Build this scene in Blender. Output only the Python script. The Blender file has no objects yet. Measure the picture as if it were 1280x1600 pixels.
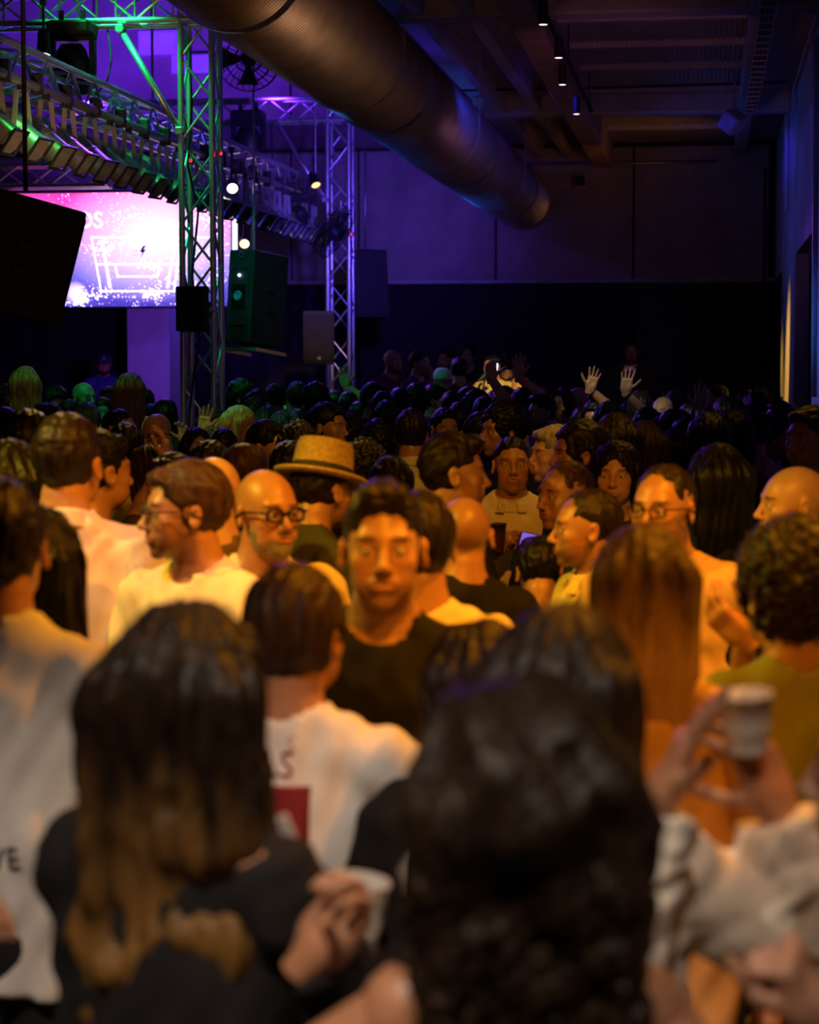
import bpy, math, random
import numpy as np
from mathutils import Vector, Matrix, Euler

random.seed(7)
SC = bpy.context.scene
COL = SC.collection
R = math.radians
FPX = 3111.0            # focal length in pixels of the 1280 x 1600 frame
CAM = Vector((0.0, 0.0, 2.05))
YAW, PITCH = R(8.6), R(4.32)

# ------------------------------------------------------------------ camera
cam_data = bpy.data.cameras.new('camera')
cam = bpy.data.objects.new('camera', cam_data)
COL.objects.link(cam)
cam.location = CAM
cam.rotation_euler = Euler((R(90) - PITCH, 0, YAW), 'XYZ')
cam_data.sensor_fit = 'VERTICAL'
cam_data.sensor_height = 36.0
cam_data.lens = FPX / 1600.0 * 36.0
cam_data.clip_start, cam_data.clip_end = 0.05, 100
cam_data.dof.use_dof = True
cam_data.dof.focus_distance = 11.0
cam_data.dof.aperture_fstop = 3.1
SC.camera = cam
CM = cam.rotation_euler.to_matrix()

def at(px, py, d):
    """world point seen at a pixel, at depth d along the view axis"""
    v = Vector(((px - 640) / FPX, (800 - py) / FPX, -1.0)) * d
    return CAM + CM @ v
def on_y(px, py, Y):
    v = at(px, py, 1.0) - CAM
    return CAM + v * ((Y - CAM.y) / v.y)
def on_x(px, py, X):
    v = at(px, py, 1.0) - CAM
    return CAM + v * ((X - CAM.x) / v.x)
def on_z(px, py, Z):
    v = at(px, py, 1.0) - CAM
    return CAM + v * ((Z - CAM.z) / v.z)

# ------------------------------------------------------------------ world, exposure
SC.view_settings.view_transform = 'Standard'
SC.view_settings.look = 'None'
SC.view_settings.gamma = 1.0
SC.view_settings.exposure = 0.22
SC.view_settings.use_curve_mapping = False
world = bpy.data.worlds.new('dark_hall'); SC.world = world; world.use_nodes = True
world.node_tree.nodes['Background'].inputs[0].default_value = (0.30, 0.16, 0.22, 1)
world.node_tree.nodes['Background'].inputs[1].default_value = 0.010

# ------------------------------------------------------------------ stage and room lights (lamps of the hall and added spots)
def spot(loc, target, power, col, ang=40, blend=0.6, size=0.12, name='spot_lamp'):
    l = bpy.data.lights.new(name, 'SPOT'); l.energy = power; l.color = col
    l.spot_size = R(ang); l.spot_blend = blend; l.shadow_soft_size = size
    o = bpy.data.objects.new(name, l); COL.objects.link(o)
    o.location = loc
    o.rotation_euler = (Vector(target) - Vector(loc)).to_track_quat('-Z', 'Y').to_euler()
    return o
def point(loc, power, col, size=0.05, name='point_lamp'):
    l = bpy.data.lights.new(name, 'POINT'); l.energy = power; l.color = col; l.shadow_soft_size = size
    o = bpy.data.objects.new(name, l); COL.objects.link(o); o.location = loc
    return o
AMB = (1.0, 0.46, 0.04); YEL = (1.0, 0.66, 0.05); ORG = (1.0, 0.33, 0.012); WARM = (1.0, 0.78, 0.60)
BLU = (0.03, 0.05, 1.0); VIO = (0.20, 0.04, 1.0); GRN = (0.01, 1.0, 0.22); TEA = (0.0, 0.6, 0.6)
# house lamps over the near floor
spot((-1.30, 0.7, 4.3), (-0.95, 2.35, 1.2), 260, WARM, 38, 0.5, 0.05)
spot((0.30, 0.3, 4.3), (-0.10, 1.9, 1.2), 150, WARM, 40, 0.7, 0.05)
spot((-2.3, 3.4, 4.3), (-1.62, 4.75, 1.35), 90, (1.0, .80, .80), 24, 0.5, 0.05)
# orange and yellow lamps washing the middle of the crowd
spot((0.60, 4.4, 3.9), (-0.50, 4.3, 1.45), 320, ORG, 84, 0.5, 0.05)
spot((-3.2, 4.4, 3.6), (-0.7, 5.0, 1.5), 300, YEL, 56, 0.5, 0.05)
spot((0.1, 1.9, 4.3), (-0.7, 5.4, 1.5), 400, ORG, 40, 0.5, 0.05)
spot((-2.8, 10.5, 4.2), (-1.2, 6.4, 1.5), 120, YEL, 56, 0.7, 0.05)
spot((0.45, 9.4, 4.2), (-0.8, 8.2, 1.5), 70, AMB, 70, 0.9, 0.05)
spot((0.62, 2.1, 3.3), (-0.05, 3.6, 1.3), 85, ORG, 44, 0.6, 0.05)  # added spot from the camera side for the blond hair and olive tee
# dim colour on the far crowd
spot((-4.2, 14.5, 4.3), (-2.2, 9.5, 1.5), 80, VIO, 70, 0.9)
spot((-4.3, 19.5, 3.9), (-0.6, 14.5, 1.6), 300, (0.28, 0.05, 1.0), 60, 0.9)
spot((-4.0, 11.9, 4.5), (-3.8, 12.9, 1.7), 90, (0.08, 1.0, 0.14), 58, 0.7)
spot((-3.0, 9.0, 4.2), (-3.9, 12.9, 1.7), 60, (1.0, .72, .25), 26, 0.8)
spot((-5.2, 18.0, 3.8), (-3.0, 13.5, 1.7), 80, BLU, 50, 0.8)
spot((-2.6, 15.5, 4.3), (-4.2, 21.1, 2.3), 420, (1.0, .55, .12), 8, 0.6)  # added narrow spot to brighten the loudspeaker by the far column
spot((-0.4, 6.6, 4.3), (-1.7, 9.8, 1.5), 130, AMB, 46, 0.7, 0.05)  # added amber spot to brighten the dark rows in mid-crowd
spot((-1.5, 12.2, 4.3), (-0.66, 14.6, 2.1), 230, (.85, .85, .50), 19, 0.6)  # added pale spot to brighten the raised hands
spot((0.05, 14.9, 4.3), (0.36, 17.2, 1.75), 150, YEL, 13, 0.6)  # added yellow spot for the woman near the pier
spot((-0.5, 18.6, 4.3), (-0.78, 21.5, 2.1), 26, ORG, 16, 0.6)  # added faint warm spot for the guard
spot((-4.7, 14.2, 5.2), (-4.0, 15.1, 3.7), 260, GRN, 36, 0.8)
# stage
spot((-1.2, 14.5, 4.3), (-2.17, 19.9, 1.75), 1500, (1.0, 0.62, 0.06), 9, 0.4)
spot((-5.1, 18.9, 2.35), (-6.2, 21.6, 2.1), 75, (0.24, 0.05, 1.0), 60, 0.9)  # added violet spot below the screen, only for the pillar
spot((-4.5, 16.0, 4.2), (-6.0, 20.0, 1.9), 160, (0.26, 0.06, 1.0), 22, 0.7)
spot((-4.6, 17.0, 4.4), (-3.0, 23.5, 2.9), 60, VIO, 44, 1.0)
spot((-1.5, 14.0, 4.2), (-2.6, 23.5, 1.6), 60, BLU, 36, 1.0)
# trusses and the high wall
spot((-5.0, 14.5, 6.3), (-4.6, 15.1, 4.2), 330, GRN, 32, 0.7)
spot((-6.6, 14.2, 5.9), (-6.3, 15.1, 4.6), 170, GRN, 46, 0.7)
spot((-6.4, 13.4, 5.2), (-4.7, 13.2, 3.9), 60, (0.0, 0.9, 0.4), 30, 0.9)
spot((-3.4, 10.8, 2.7), (-4.6, 13.4, 3.9), 110, (1.0, .55, .28), 44, 0.9)  # added warm spot above the crowd, brightening the row of cans
spot((-4.0, 15.4, 4.3), (-4.05, 17.1, 2.65), 60, (0.0, .75, .55), 34, 0.9)
spot((-6.9, 18.4, 3.0), (-4.8, 17.6, 4.3), 260, (0.05, 0.06, 1.0), 100, 0.9)
spot((-2.7, 18.6, 3.4), (-4.2, 21.6, 4.0), 400, (0.12, 0.06, 1.0), 80, 0.9)
spot((-7.0, 21.4, 4.95), (-6.8, 23.4, 6.1), 300, (0.14, 0.02, 1.0), 130, 0.9)
spot((-4.8, 21.4, 4.95), (-4.4, 23.4, 6.1), 110, (0.14, 0.02, 1.0), 110, 0.9)
# spots aimed up at the duct and the aisle ceiling
spot((-1.2, 7.0, 2.6), (-2.2, 14.0, 4.0), 22, (1.0, .50, .26), 50, 1.0)  # added dim warm spot from below to brighten the duct
spot((-0.6, 12.0, 3.0), (-0.7, 17.5, 4.6), 26, (0.85, .30, .55), 60, 1.0)
spot((-3.4, 18.5, 2.9), (-2.3, 18.8, 3.8), 60, (0.02, 0.12, 1.0), 110, 0.8)
spot((0.0, 20.6, 3.2), (-1.0, 22.2, 4.6), 10, (1.0, .35, .05), 70, 1.0)
# hall wall beside the windows
spot((-3.2, 15.5, 4.4), (0.75, 19.5, 3.7), 750, (0.05, 0.02, 1.0), 30, 0.9)
spot((-0.9, 17.8, 4.3), (0.75, 19.4, 1.9), 800, (1.0, 0.55, 0.08), 22, 0.9)
spot((-3.4, 12.0, 4.0), (0.75, 14.0, 2.6), 500, (0.05, 0.20, 1.0), 24, 0.9)
spot((-3.7, 13.4, 3.0), (-2.4, 14.2, 3.75), 30, (0.02, 0.10, 1.0), 100, 0.9)  # added blue spot for the lower rim of the duct

# ------------------------------------------------------------------ materials
MATS = {}
def mat(name, col, rough=0.6, metal=0.0, noise=0.0, scale=8.0, bump=0.0, emit=None, estr=0.0, vcol=False, streak=None, trans=0.0, alpha=1.0, spec=0.5):
    if name in MATS: return MATS[name]
    m = bpy.data.materials.new(name); m.use_nodes = True
    nt = m.node_tree; N = nt.nodes; L = nt.links
    b = N['Principled BSDF']
    b.inputs['Roughness'].default_value = rough; b.inputs['Metallic'].default_value = metal
    b.inputs['Specular IOR Level'].default_value = spec
    c4 = (col[0], col[1], col[2], 1)
    b.inputs['Base Color'].default_value = c4
    if trans: b.inputs['Transmission Weight'].default_value = trans
    src = None
    if noise or bump or streak:
        tc = N.new('ShaderNodeTexCoord'); mp = N.new('ShaderNodeMapping')
        L.new(tc.outputs['Object'], mp.inputs['Vector'])
        if streak: mp.inputs['Scale'].default_value = streak
        nz = N.new('ShaderNodeTexNoise'); nz.inputs['Scale'].default_value = scale; nz.inputs['Detail'].default_value = 4
        L.new(mp.outputs[0], nz.inputs['Vector'])
        if noise:
            rp = N.new('ShaderNodeValToRGB')
            rp.color_ramp.elements[0].position = 0.3; rp.color_ramp.elements[1].position = 0.7
            rp.color_ramp.elements[0].color = tuple(max(0, c * (1 - noise)) for c in col) + (1,)
            rp.color_ramp.elements[1].color = tuple(min(1, c * (1 + noise)) for c in col) + (1,)
            L.new(nz.outputs['Fac'], rp.inputs[0]); src = rp.outputs[0]
        if bump:
            bp = N.new('ShaderNodeBump'); bp.inputs['Strength'].default_value = bump; bp.inputs['Distance'].default_value = 0.01
            L.new(nz.outputs['Fac'], bp.inputs['Height']); L.new(bp.outputs[0], b.inputs['Normal'])
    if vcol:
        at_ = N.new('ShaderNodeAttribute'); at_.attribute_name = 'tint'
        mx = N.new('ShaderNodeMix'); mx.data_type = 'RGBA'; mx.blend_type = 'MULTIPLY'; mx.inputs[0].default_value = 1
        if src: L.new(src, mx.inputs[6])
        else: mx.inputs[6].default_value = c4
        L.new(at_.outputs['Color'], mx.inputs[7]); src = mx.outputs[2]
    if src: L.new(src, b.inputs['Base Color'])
    if emit:
        b.inputs['Emission Color'].default_value = tuple(emit) + (1,); b.inputs['Emission Strength'].default_value = estr
    MATS[name] = m
    return m
def skin(tone):
    cols = {'fair': (0.56, 0.31, 0.21), 'tan': (0.42, 0.20, 0.11), 'olive': (0.47, 0.24, 0.145), 'dark': (0.10, 0.045, 0.025)}
    return mat('skin_' + tone, cols[tone], 0.42, noise=0.06, scale=30, vcol=True, bump=0.06)
def hairm(name, col, n=0.55):
    return mat('hair_' + name, col, 0.40, noise=n, scale=34, streak=(2.2, 2.2, 0.12), bump=0.7, spec=0.22)
def hair_dyed(name, top, low, z0, z1):
    """hair whose dyed ends (below z1) differ from the roots (above z0)"""
    m = hairm(name, top)
    if m.get('dyed'): return m
    m['dyed'] = 1; nt = m.node_tree; N = nt.nodes; L = nt.links; b = N['Principled BSDF']; old = b.inputs['Base Color'].links[0].from_socket
    tc = N.new('ShaderNodeTexCoord'); sp = N.new('ShaderNodeSeparateXYZ'); L.new(tc.outputs['Object'], sp.inputs[0])
    nz = N.new('ShaderNodeTexNoise'); nz.inputs['Scale'].default_value = 14; mp = N.new('ShaderNodeMapping'); mp.inputs['Scale'].default_value = (1.5, 1.5, .25); L.new(tc.outputs['Object'], mp.inputs[0]); L.new(mp.outputs[0], nz.inputs['Vector'])
    ad = N.new('ShaderNodeMath'); ad.operation = 'MULTIPLY_ADD'; L.new(nz.outputs['Fac'], ad.inputs[0]); ad.inputs[1].default_value = abs(z0-z1)*1.6; L.new(sp.outputs['Z'], ad.inputs[2])
    mr = N.new('ShaderNodeMapRange'); L.new(ad.outputs[0], mr.inputs['Value']); k = abs(z0-z1)*.8
    mr.inputs['From Min'].default_value = z0+k; mr.inputs['From Max'].default_value = z1+k; mr.inputs['To Min'].default_value = 0; mr.inputs['To Max'].default_value = 1
    mx = N.new('ShaderNodeMix'); mx.data_type = 'RGBA'; L.new(mr.outputs[0], mx.inputs[0]); L.new(old, mx.inputs[6]); mx.inputs[7].default_value = tuple(low)+(1,)
    L.new(mx.outputs[2], b.inputs['Base Color']); return m
HC = {'black': (0.007, 0.005, 0.004), 'darkbrown': (0.016, 0.009, 0.005), 'brown': (0.050, 0.024, 0.011), 'lightbrown': (0.17, 0.09, 0.035),
      'blond': (0.52, 0.33, 0.14), 'grey': (0.30, 0.27, 0.24), 'auburn': (0.13, 0.045, 0.015), 'white': (0.6, 0.58, 0.55)}
def cloth(name, col, noise=0.10):
    return mat('cloth_' + name, col, 0.9, noise=noise, scale=9, bump=0.25, spec=0.2)

# ------------------------------------------------------------------ object helpers
def tag(o, label=None, cat=None, group=None, kind=None):
    if label: o['label'] = label
    if cat: o['category'] = cat
    if group: o['group'] = group
    if kind: o['kind'] = kind
    return o
def empty(name, loc=(0, 0, 0), rz=0.0, s=1.0):
    o = bpy.data.objects.new(name, None); COL.objects.link(o)
    o.location = loc; o.rotation_euler = (0, 0, rz); o.scale = (s, s, s)
    o.empty_display_size = 0.1
    return o
def link(name, me, m=None, parent=None, mw=None):
    o = bpy.data.objects.new(name, me); COL.objects.link(o)
    if m is not None:
        if not me.materials: me.materials.append(None)
        o.material_slots[0].link = 'OBJECT'; o.material_slots[0].material = m
    if parent is not None: o.parent = parent
    if mw is not None: o.matrix_local = mw
    return o
def mesh(name, V, F, smooth=False):
    me = bpy.data.meshes.new(name)
    me.from_pydata([tuple(v) for v in V], [], [tuple(f) for f in F])
    if smooth: me.polygons.foreach_set('use_smooth', [True] * len(me.polygons))
    me.update()
    return me
class MB:
    """collects boxes, tubes and lathes into one mesh"""
    def __init__(s): s.V = []; s.F = []
    def add(s, V, F):
        b = len(s.V); s.V += [tuple(v) for v in V]; s.F += [tuple(i + b for i in f) for f in F]; return s
    def box(s, lo, hi, M=None, bev=0.0):
        x0, y0, z0 = lo; x1, y1, z1 = hi
        if bev <= 0:
            V = [(x0,y0,z0),(x1,y0,z0),(x1,y1,z0),(x0,y1,z0),(x0,y0,z1),(x1,y0,z1),(x1,y1,z1),(x0,y1,z1)]
            F = [(0,3,2,1),(4,5,6,7),(0,1,5,4),(1,2,6,5),(2,3,7,6),(3,0,4,7)]
        else:
            V = []; F = []
            ring = [(x0+bev,y0),(x1-bev,y0),(x1,y0+bev),(x1,y1-bev),(x1-bev,y1),(x0+bev,y1),(x0,y1-bev),(x0,y0+bev)]
            cx, cy = (x0+x1)/2, (y0+y1)/2
            def ins(p):
                return (p[0] - math.copysign(min(bev, abs(p[0]-cx)), p[0]-cx)*0.7, p[1] - math.copysign(min(bev, abs(p[1]-cy)), p[1]-cy)*0.7)
            for z, i in ((z0,1),(z0+bev,0),(z1-bev,0),(z1,1)):
                V += [((ins(p) if i else p) + (z,)) for p in ring]
            for k in range(3):
                for j in range(8):
                    F.append((k*8+j, k*8+(j+1)%8, (k+1)*8+(j+1)%8, (k+1)*8+j))
            F.append(tuple(range(7,-1,-1))); F.append(tuple(range(24,32)))
        if M is not None: V = [M @ Vector(v) for v in V]
        return s.add(V, F)
    def tube(s, a, b, r0, r1=None, n=12, cap=True):
        a, b = Vector(a), Vector(b); r1 = r0 if r1 is None else r1
        q = (b - a).to_track_quat('Z', 'Y').to_matrix(); V = []; F = []
        for c, r in ((a, r0), (b, r1)):
            V += [c + q @ Vector((r*math.cos(2*math.pi*i/n), r*math.sin(2*math.pi*i/n), 0)) for i in range(n)]
        F = [(i, (i+1)%n, n+(i+1)%n, n+i) for i in range(n)]
        if cap: F += [tuple(range(n-1,-1,-1)), tuple(range(n,2*n))]
        return s.add(V, F)
    def lathe(s, prof, M=None, n=24, cap=False):
        V = []; F = []
        for r, z in prof:
            V += [Vector((r*math.cos(2*math.pi*i/n), r*math.sin(2*math.pi*i/n), z)) for i in range(n)]
        for k in range(len(prof)-1):
            F += [(k*n+i, k*n+(i+1)%n, (k+1)*n+(i+1)%n, (k+1)*n+i) for i in range(n)]
        if cap: F += [tuple(range(n-1,-1,-1)), tuple(range((len(prof)-1)*n, len(prof)*n))]
        if M is not None: V = [M @ v for v in V]
        return s.add(V, F)
    def path(s, pts, r, n=8):
        pts = [Vector(p) for p in pts]; V = []; F = []
        for k, p in enumerate(pts):
            t = (pts[min(k+1, len(pts)-1)] - pts[max(k-1, 0)]).normalized(); q = t.to_track_quat('Z', 'Y').to_matrix()
            V += [p + q @ Vector((r*math.cos(2*math.pi*i/n), r*math.sin(2*math.pi*i/n), 0)) for i in range(n)]
        for k in range(len(pts)-1):
            F += [(k*n+i, k*n+(i+1)%n, (k+1)*n+(i+1)%n, (k+1)*n+i) for i in range(n)]
        F += [tuple(range(n-1,-1,-1)), tuple(range((len(pts)-1)*n, len(pts)*n))]
        return s.add(V, F)
    def ring(s, c, R_, r, axis=(0,0,1), n=32, m=8):
        q = Vector(axis).to_track_quat('Z', 'Y').to_matrix(); c = Vector(c); V = []; F = []
        for i in range(n):
            a = 2*math.pi*i/n
            for j in range(m):
                b = 2*math.pi*j/m
                V.append(c + q @ Vector(((R_+r*math.cos(b))*math.cos(a), (R_+r*math.cos(b))*math.sin(a), r*math.sin(b))))
        for i in range(n):
            for j in range(m):
                F.append((i*m+j, ((i+1)%n)*m+j, ((i+1)%n)*m+(j+1)%m, i*m+(j+1)%m))
        return s.add(V, F)
    def build(s, name, m, parent=None, smooth=False, kind=None):
        o = link(name, mesh(name, s.V, s.F, smooth), m, parent)
        if kind: o['kind'] = kind
        return o
def smooth_by_angle(o, a=40):
    me = o.data
    me.polygons.foreach_set('use_smooth', [True]*len(me.polygons))
    me.set_sharp_from_angle(angle=R(a))
    return o
_unit = None
def bar(name, a, b, r, m, parent):
    """round bar sharing one unit cylinder mesh"""
    global _unit
    if _unit is None:
        _unit = MB().tube((0,0,0), (0,0,1), 1, n=10); me = mesh('bar', _unit.V, _unit.F); _unit = me
        me.polygons.foreach_set('use_smooth', [len(p.vertices) == 4 for p in me.polygons])
    a, b = Vector(a), Vector(b); d = b - a
    M = Matrix.Translation(a) @ d.to_track_quat('Z', 'Y').to_matrix().to_4x4() @ Matrix.Diagonal((r, r, d.length, 1))
    return link(name, _unit, m, parent, M)

# ------------------------------------------------------------------ distance-field modelling (numpy surface nets)
class G:
    def __init__(s, lo, hi, c):
        s.c = c; s.lo = np.array(lo, np.float32)
        n = np.ceil((np.array(hi) - np.array(lo)) / c).astype(int) + 1
        s.n = n
        ax = [s.lo[i] + np.arange(n[i], dtype=np.float32) * c for i in range(3)]
        X, Y, Z = np.meshgrid(*ax, indexing='ij'); s.P = np.stack([X.ravel(), Y.ravel(), Z.ravel()])
def f_ell(P, c, r, M=None):
    q = P - np.array(c, np.float32)[:, None]
    if M is not None: q = np.array(M, np.float32).T @ q
    r = np.array(r, np.float32)[:, None]
    a = q / r; k0 = np.sqrt((a*a).sum(0)); a /= r; k1 = np.sqrt((a*a).sum(0)) + 1e-9
    return k0 * (k0 - 1) / k1
def f_cap(P, a, b, ra, rb=None):
    rb = ra if rb is None else rb
    a = np.array(a, np.float32); b = np.array(b, np.float32); ba = b - a
    q = P - a[:, None]; h = np.clip((ba @ q) / max(float(ba @ ba), 1e-9), 0, 1)
    q = q - ba[:, None] * h
    return np.sqrt((q*q).sum(0)) - (ra + (rb - ra) * h)
def f_box(P, c, r, rd, M=None):
    q = P - np.array(c, np.float32)[:, None]
    if M is not None: q = np.array(M, np.float32).T @ q
    q = np.abs(q) - (np.array(r, np.float32)[:, None] - rd)
    return np.sqrt((np.maximum(q, 0)**2).sum(0)) + np.minimum(q.max(0), 0) - rd
def f_pl(P, p, n):
    n = np.array(n, np.float32); n = n / np.linalg.norm(n)
    return n @ (P - np.array(p, np.float32)[:, None])
def su(a, b, k):
    if k <= 0: return np.minimum(a, b)
    h = np.clip(0.5 + 0.5 * (b - a) / k, 0, 1)
    return b * (1 - h) + a * h - k * h * (1 - h)
def ss(a, b, k):          # a minus b
    return -su(-a, b, k)
def si(a, b, k):
    return -su(-a, -b, k)
def nets(g, F):
    """surface nets: vertices and quads of the zero level"""
    n = g.n; F = F.reshape(n).astype(np.float32); S = F < 0
    m = n - 1
    cs = np.zeros(m, np.int8); acc = np.zeros((3,) + tuple(m), np.float32); cnt = np.zeros(m, np.float32)
    sl = lambda o: tuple(slice(o[i], o[i] + m[i]) for i in range(3))
    corners = [(i, j, k) for i in (0,1) for j in (0,1) for k in (0,1)]
    for o in corners: cs += S[sl(o)]
    act = np.argwhere((cs > 0) & (cs < 8))
    if len(act) == 0: return np.zeros((0,3)), np.zeros((0,4), int)
    vals = {o: F[act[:,0]+o[0], act[:,1]+o[1], act[:,2]+o[2]] for o in corners}
    acc = np.zeros((len(act), 3)); cnt = np.zeros(len(act))
    for o in corners:
        for ax in range(3):
            if o[ax]: continue
            o2 = list(o); o2[ax] = 1; o2 = tuple(o2)
            a, b = vals[o], vals[o2]; cr = (a < 0) != (b < 0)
            t = np.where(cr, a / np.where(cr, a - b, 1), 0)
            p = np.zeros((len(act), 3)) + np.array(o); p[:, ax] = t
            acc += p * cr[:, None]; cnt += cr
    V = g.lo + (act + acc / cnt[:, None]) * g.c
    idx = -np.ones(m, np.int64); idx[act[:,0], act[:,1], act[:,2]] = np.arange(len(act))
    Q = []
    for ax in range(3):
        u, v = (ax+1) % 3, (ax+2) % 3
        s0 = [slice(None)]*3; s1 = [slice(None)]*3
        s0[ax] = slice(0, n[ax]-1); s1[ax] = slice(1, n[ax])
        a, b = S[tuple(s0)], S[tuple(s1)]
        e = np.argwhere(a != b)
        e = e[(e[:,u] > 0) & (e[:,v] > 0) & (e[:,u] < m[u]) & (e[:,v] < m[v])]
        if len(e) == 0: continue
        fl = a[e[:,0], e[:,1], e[:,2]]
        du = np.zeros(3, int); du[u] = 1; dv = np.zeros(3, int); dv[v] = 1
        g4 = [e - du - dv, e - dv, e, e - du]
        q = np.stack([idx[t[:,0], t[:,1], t[:,2]] for t in g4], 1)
        q[~fl] = q[~fl][:, ::-1]
        Q.append(q)
    Q = np.concatenate(Q); Q = Q[(Q >= 0).all(1)]
    return V, Q
def np_mesh(name, parts, tint=None, cells=None):
    """mesh from (V, Q) pairs"""
    Vs, Qs, b = [], [], 0
    for V, Q in parts:
        Vs.append(V); Qs.append(Q + b); b += len(V)
    V = np.concatenate(Vs); Q = np.concatenate(Qs)
    me = bpy.data.meshes.new(name)
    me.vertices.add(len(V)); me.vertices.foreach_set('co', V.astype(np.float32).ravel())
    me.loops.add(len(Q)*4); me.loops.foreach_set('vertex_index', Q.astype(np.int32).ravel())
    me.polygons.add(len(Q)); me.polygons.foreach_set('loop_start', np.arange(0, len(Q)*4, 4, dtype=np.int32))
    try: me.polygons.foreach_set('loop_total', np.full(len(Q), 4, np.int32))
    except Exception: pass
    me.polygons.foreach_set('use_smooth', np.ones(len(Q), bool))
    if tint is not None:
        ca = me.color_attributes.new('tint', 'FLOAT_COLOR', 'POINT')
        c = np.ones((len(V), 4), np.float32); c[:, :3] = tint(V.T)
        ca.data.foreach_set('color', c.ravel())
    me.update(calc_edges=True)
    return me
_wd = np.random.RandomState(5).normal(size=(40, 3)).astype(np.float32); _wp = np.random.RandomState(6).uniform(0, 6.28, 40).astype(np.float32)
def wob(P, f, seed=0):
    """smooth noise about -1..1: warped plane waves in scattered directions"""
    o = (seed * 5) % 32; a = 0
    w = np.sin(_wd[o] @ P * (f*.45) + _wp[o]) * 1.5
    for k in range(1, 6):
        a = a + np.sin(_wd[o+k] @ P * (f*(.75 + .09*k)) + w * (1 if k % 2 else -1) + _wp[o+k])
    return a * .32
# ------------------------------------------------------------------ people
NECK = Vector((0, 0.012, 1.52)); HEADC = Vector((0, -0.022, 1.632))
def head_matrix(turn, nod=0, tilt=0):
    """head frame (origin between the ears, face to -Y) in body space"""
    Rm = Euler((R(nod), R(tilt), R(turn)), 'XYZ').to_matrix().to_4x4()
    return Matrix.Translation(NECK) @ Rm @ Matrix.Translation(HEADC - NECK)

def f_head(P, sex, o):
    fem = sex == 'f'; j = 0.9 if fem else 1.0
    fat = o.get('fat', 1.0)
    d = f_ell(P, (0, .016, .034), (.074, .094, .084))
    d = su(d, f_ell(P, (0, -.030, -.008), (.061, .060, .086)), .03)
    d = su(d, f_ell(P, (0, -.030, -.068), (.050*j*fat, .050, .040*fat)), .03)
    d = su(d, f_ell(P, (0, -.072, -.096), (.021*j, .016, .017)), .022)
    for s in (-1, 1):
        d = su(d, f_ell(P, (s*.043, -.058, -.020), (.020, .020, .018)), .02)
        d = su(d, f_ell(P, (s*.034, -.050, -.055), (.022*fat, .026, .03)), .02)
    d = su(d, f_cap(P, (-.036, -.077, .026), (.036, -.077, .026), .009 if not fem else .007), .018)
    for s in (-1, 1):
        d = ss(d, f_ell(P, (s*.031, -.099, .004), (.018, .018, .012)), .014)
    for s in (-1, 1):
        d = su(d, f_ell(P, (s*.031, -.0745, .003), (.0155, .0125, .0115)), .004)
        d = su(d, f_cap(P, (s*.016, -.084, .0125), (s*.045, -.078, .0105), .0035), .006)
    d = su(d, f_cap(P, (0, -.084, .018), (0, -.108, -.026), .0065, .0095), .012)
    d = su(d, f_ell(P, (0, -.109, -.030), (.0115, .0110, .0095)), .008)
    for s in (-1, 1):
        d = su(d, f_ell(P, (s*.0125, -.098, -.034), (.0075, .010, .0075)), .006)
    d = su(d, f_ell(P, (0, -.088, -.060), (.026, .010, .018)), .014)
    d = su(d, f_cap(P, (-.018, -.0935, -.056), (.018, -.0935, -.056), .0042), .005)
    d = su(d, f_cap(P, (-.015, -.0935, -.0675), (.015, -.0935, -.0675), .0052), .005)
    d = ss(d, f_cap(P, (-.026, -.0965, -.0615), (.026, -.0965, -.0615), .0022), .004)
    ear = None
    for s in (-1, 1):
        Mr = Euler((R(-12), 0, R(s*22))).to_matrix()
        e = f_ell(P, (s*.0815, .010, -.004), (.0075, .019, .0315), Mr)
        e = ss(e, f_ell(P, (s*.0905, .004, -.002), (.008, .0115, .019), Mr), .004)
        ear = e if ear is None else np.minimum(ear, e)
    return su(d, ear, .008)
def head_tint(Q, o):
    """skin tone multiplier by place: lips, brows, beard stubble, cropped scalp"""
    x, y, z = Q; T = np.ones((Q.shape[1], 3), np.float32)
    def blend(w, c):
        w = np.clip(w, 0, 1)[:, None]; T[:] = T*(1-w) + T*np.array(c, np.float32)*w
    face = y < -.03
    lips = np.exp(-((x/.024)**4 + ((z+.062)/.0105)**4)) * (y < -.08)
    blend(lips*.9, o.get('lips', (.80, .58, .55)))
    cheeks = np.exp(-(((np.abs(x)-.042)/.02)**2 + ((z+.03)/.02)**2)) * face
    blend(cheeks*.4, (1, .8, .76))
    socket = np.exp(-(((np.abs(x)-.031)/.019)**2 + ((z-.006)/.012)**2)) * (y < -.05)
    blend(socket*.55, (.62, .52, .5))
    bz = .0245 + .003*np.cos((np.abs(x)-.033)/.014)
    brow = np.exp(-(((np.abs(x)-.033)/.0185)**6 + ((z-bz)/.0048)**4)) * (y < -.05)
    blend(brow*o.get('brow', .9), (.10, .07, .06))
    if o.get('beard'):
        b = o['beard']
        jaw = np.clip((-.034 - z - .35*np.maximum(0, -(y+.045)) )/.012, 0, 1) * np.clip((.03 - y)/.02, 0, 1) * (z > -.125)
        jaw = np.maximum(jaw, np.exp(-((x/.03)**4 + ((z+.048)/.008)**4)) * (y < -.075))
        blend(jaw*(1-lips)*b, o.get('beardcol', (.16, .12, .10)))
    if o.get('crop'):
        hl = .062 - .9*np.clip(y+.02, 0, .12) + .02*np.exp(-(x/.03)**2)*o.get('peak', 0)
        sc = np.clip((z - hl)/.014, 0, 1)
        blend(sc*o['crop'], (.10, .08, .07))
    return T
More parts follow.
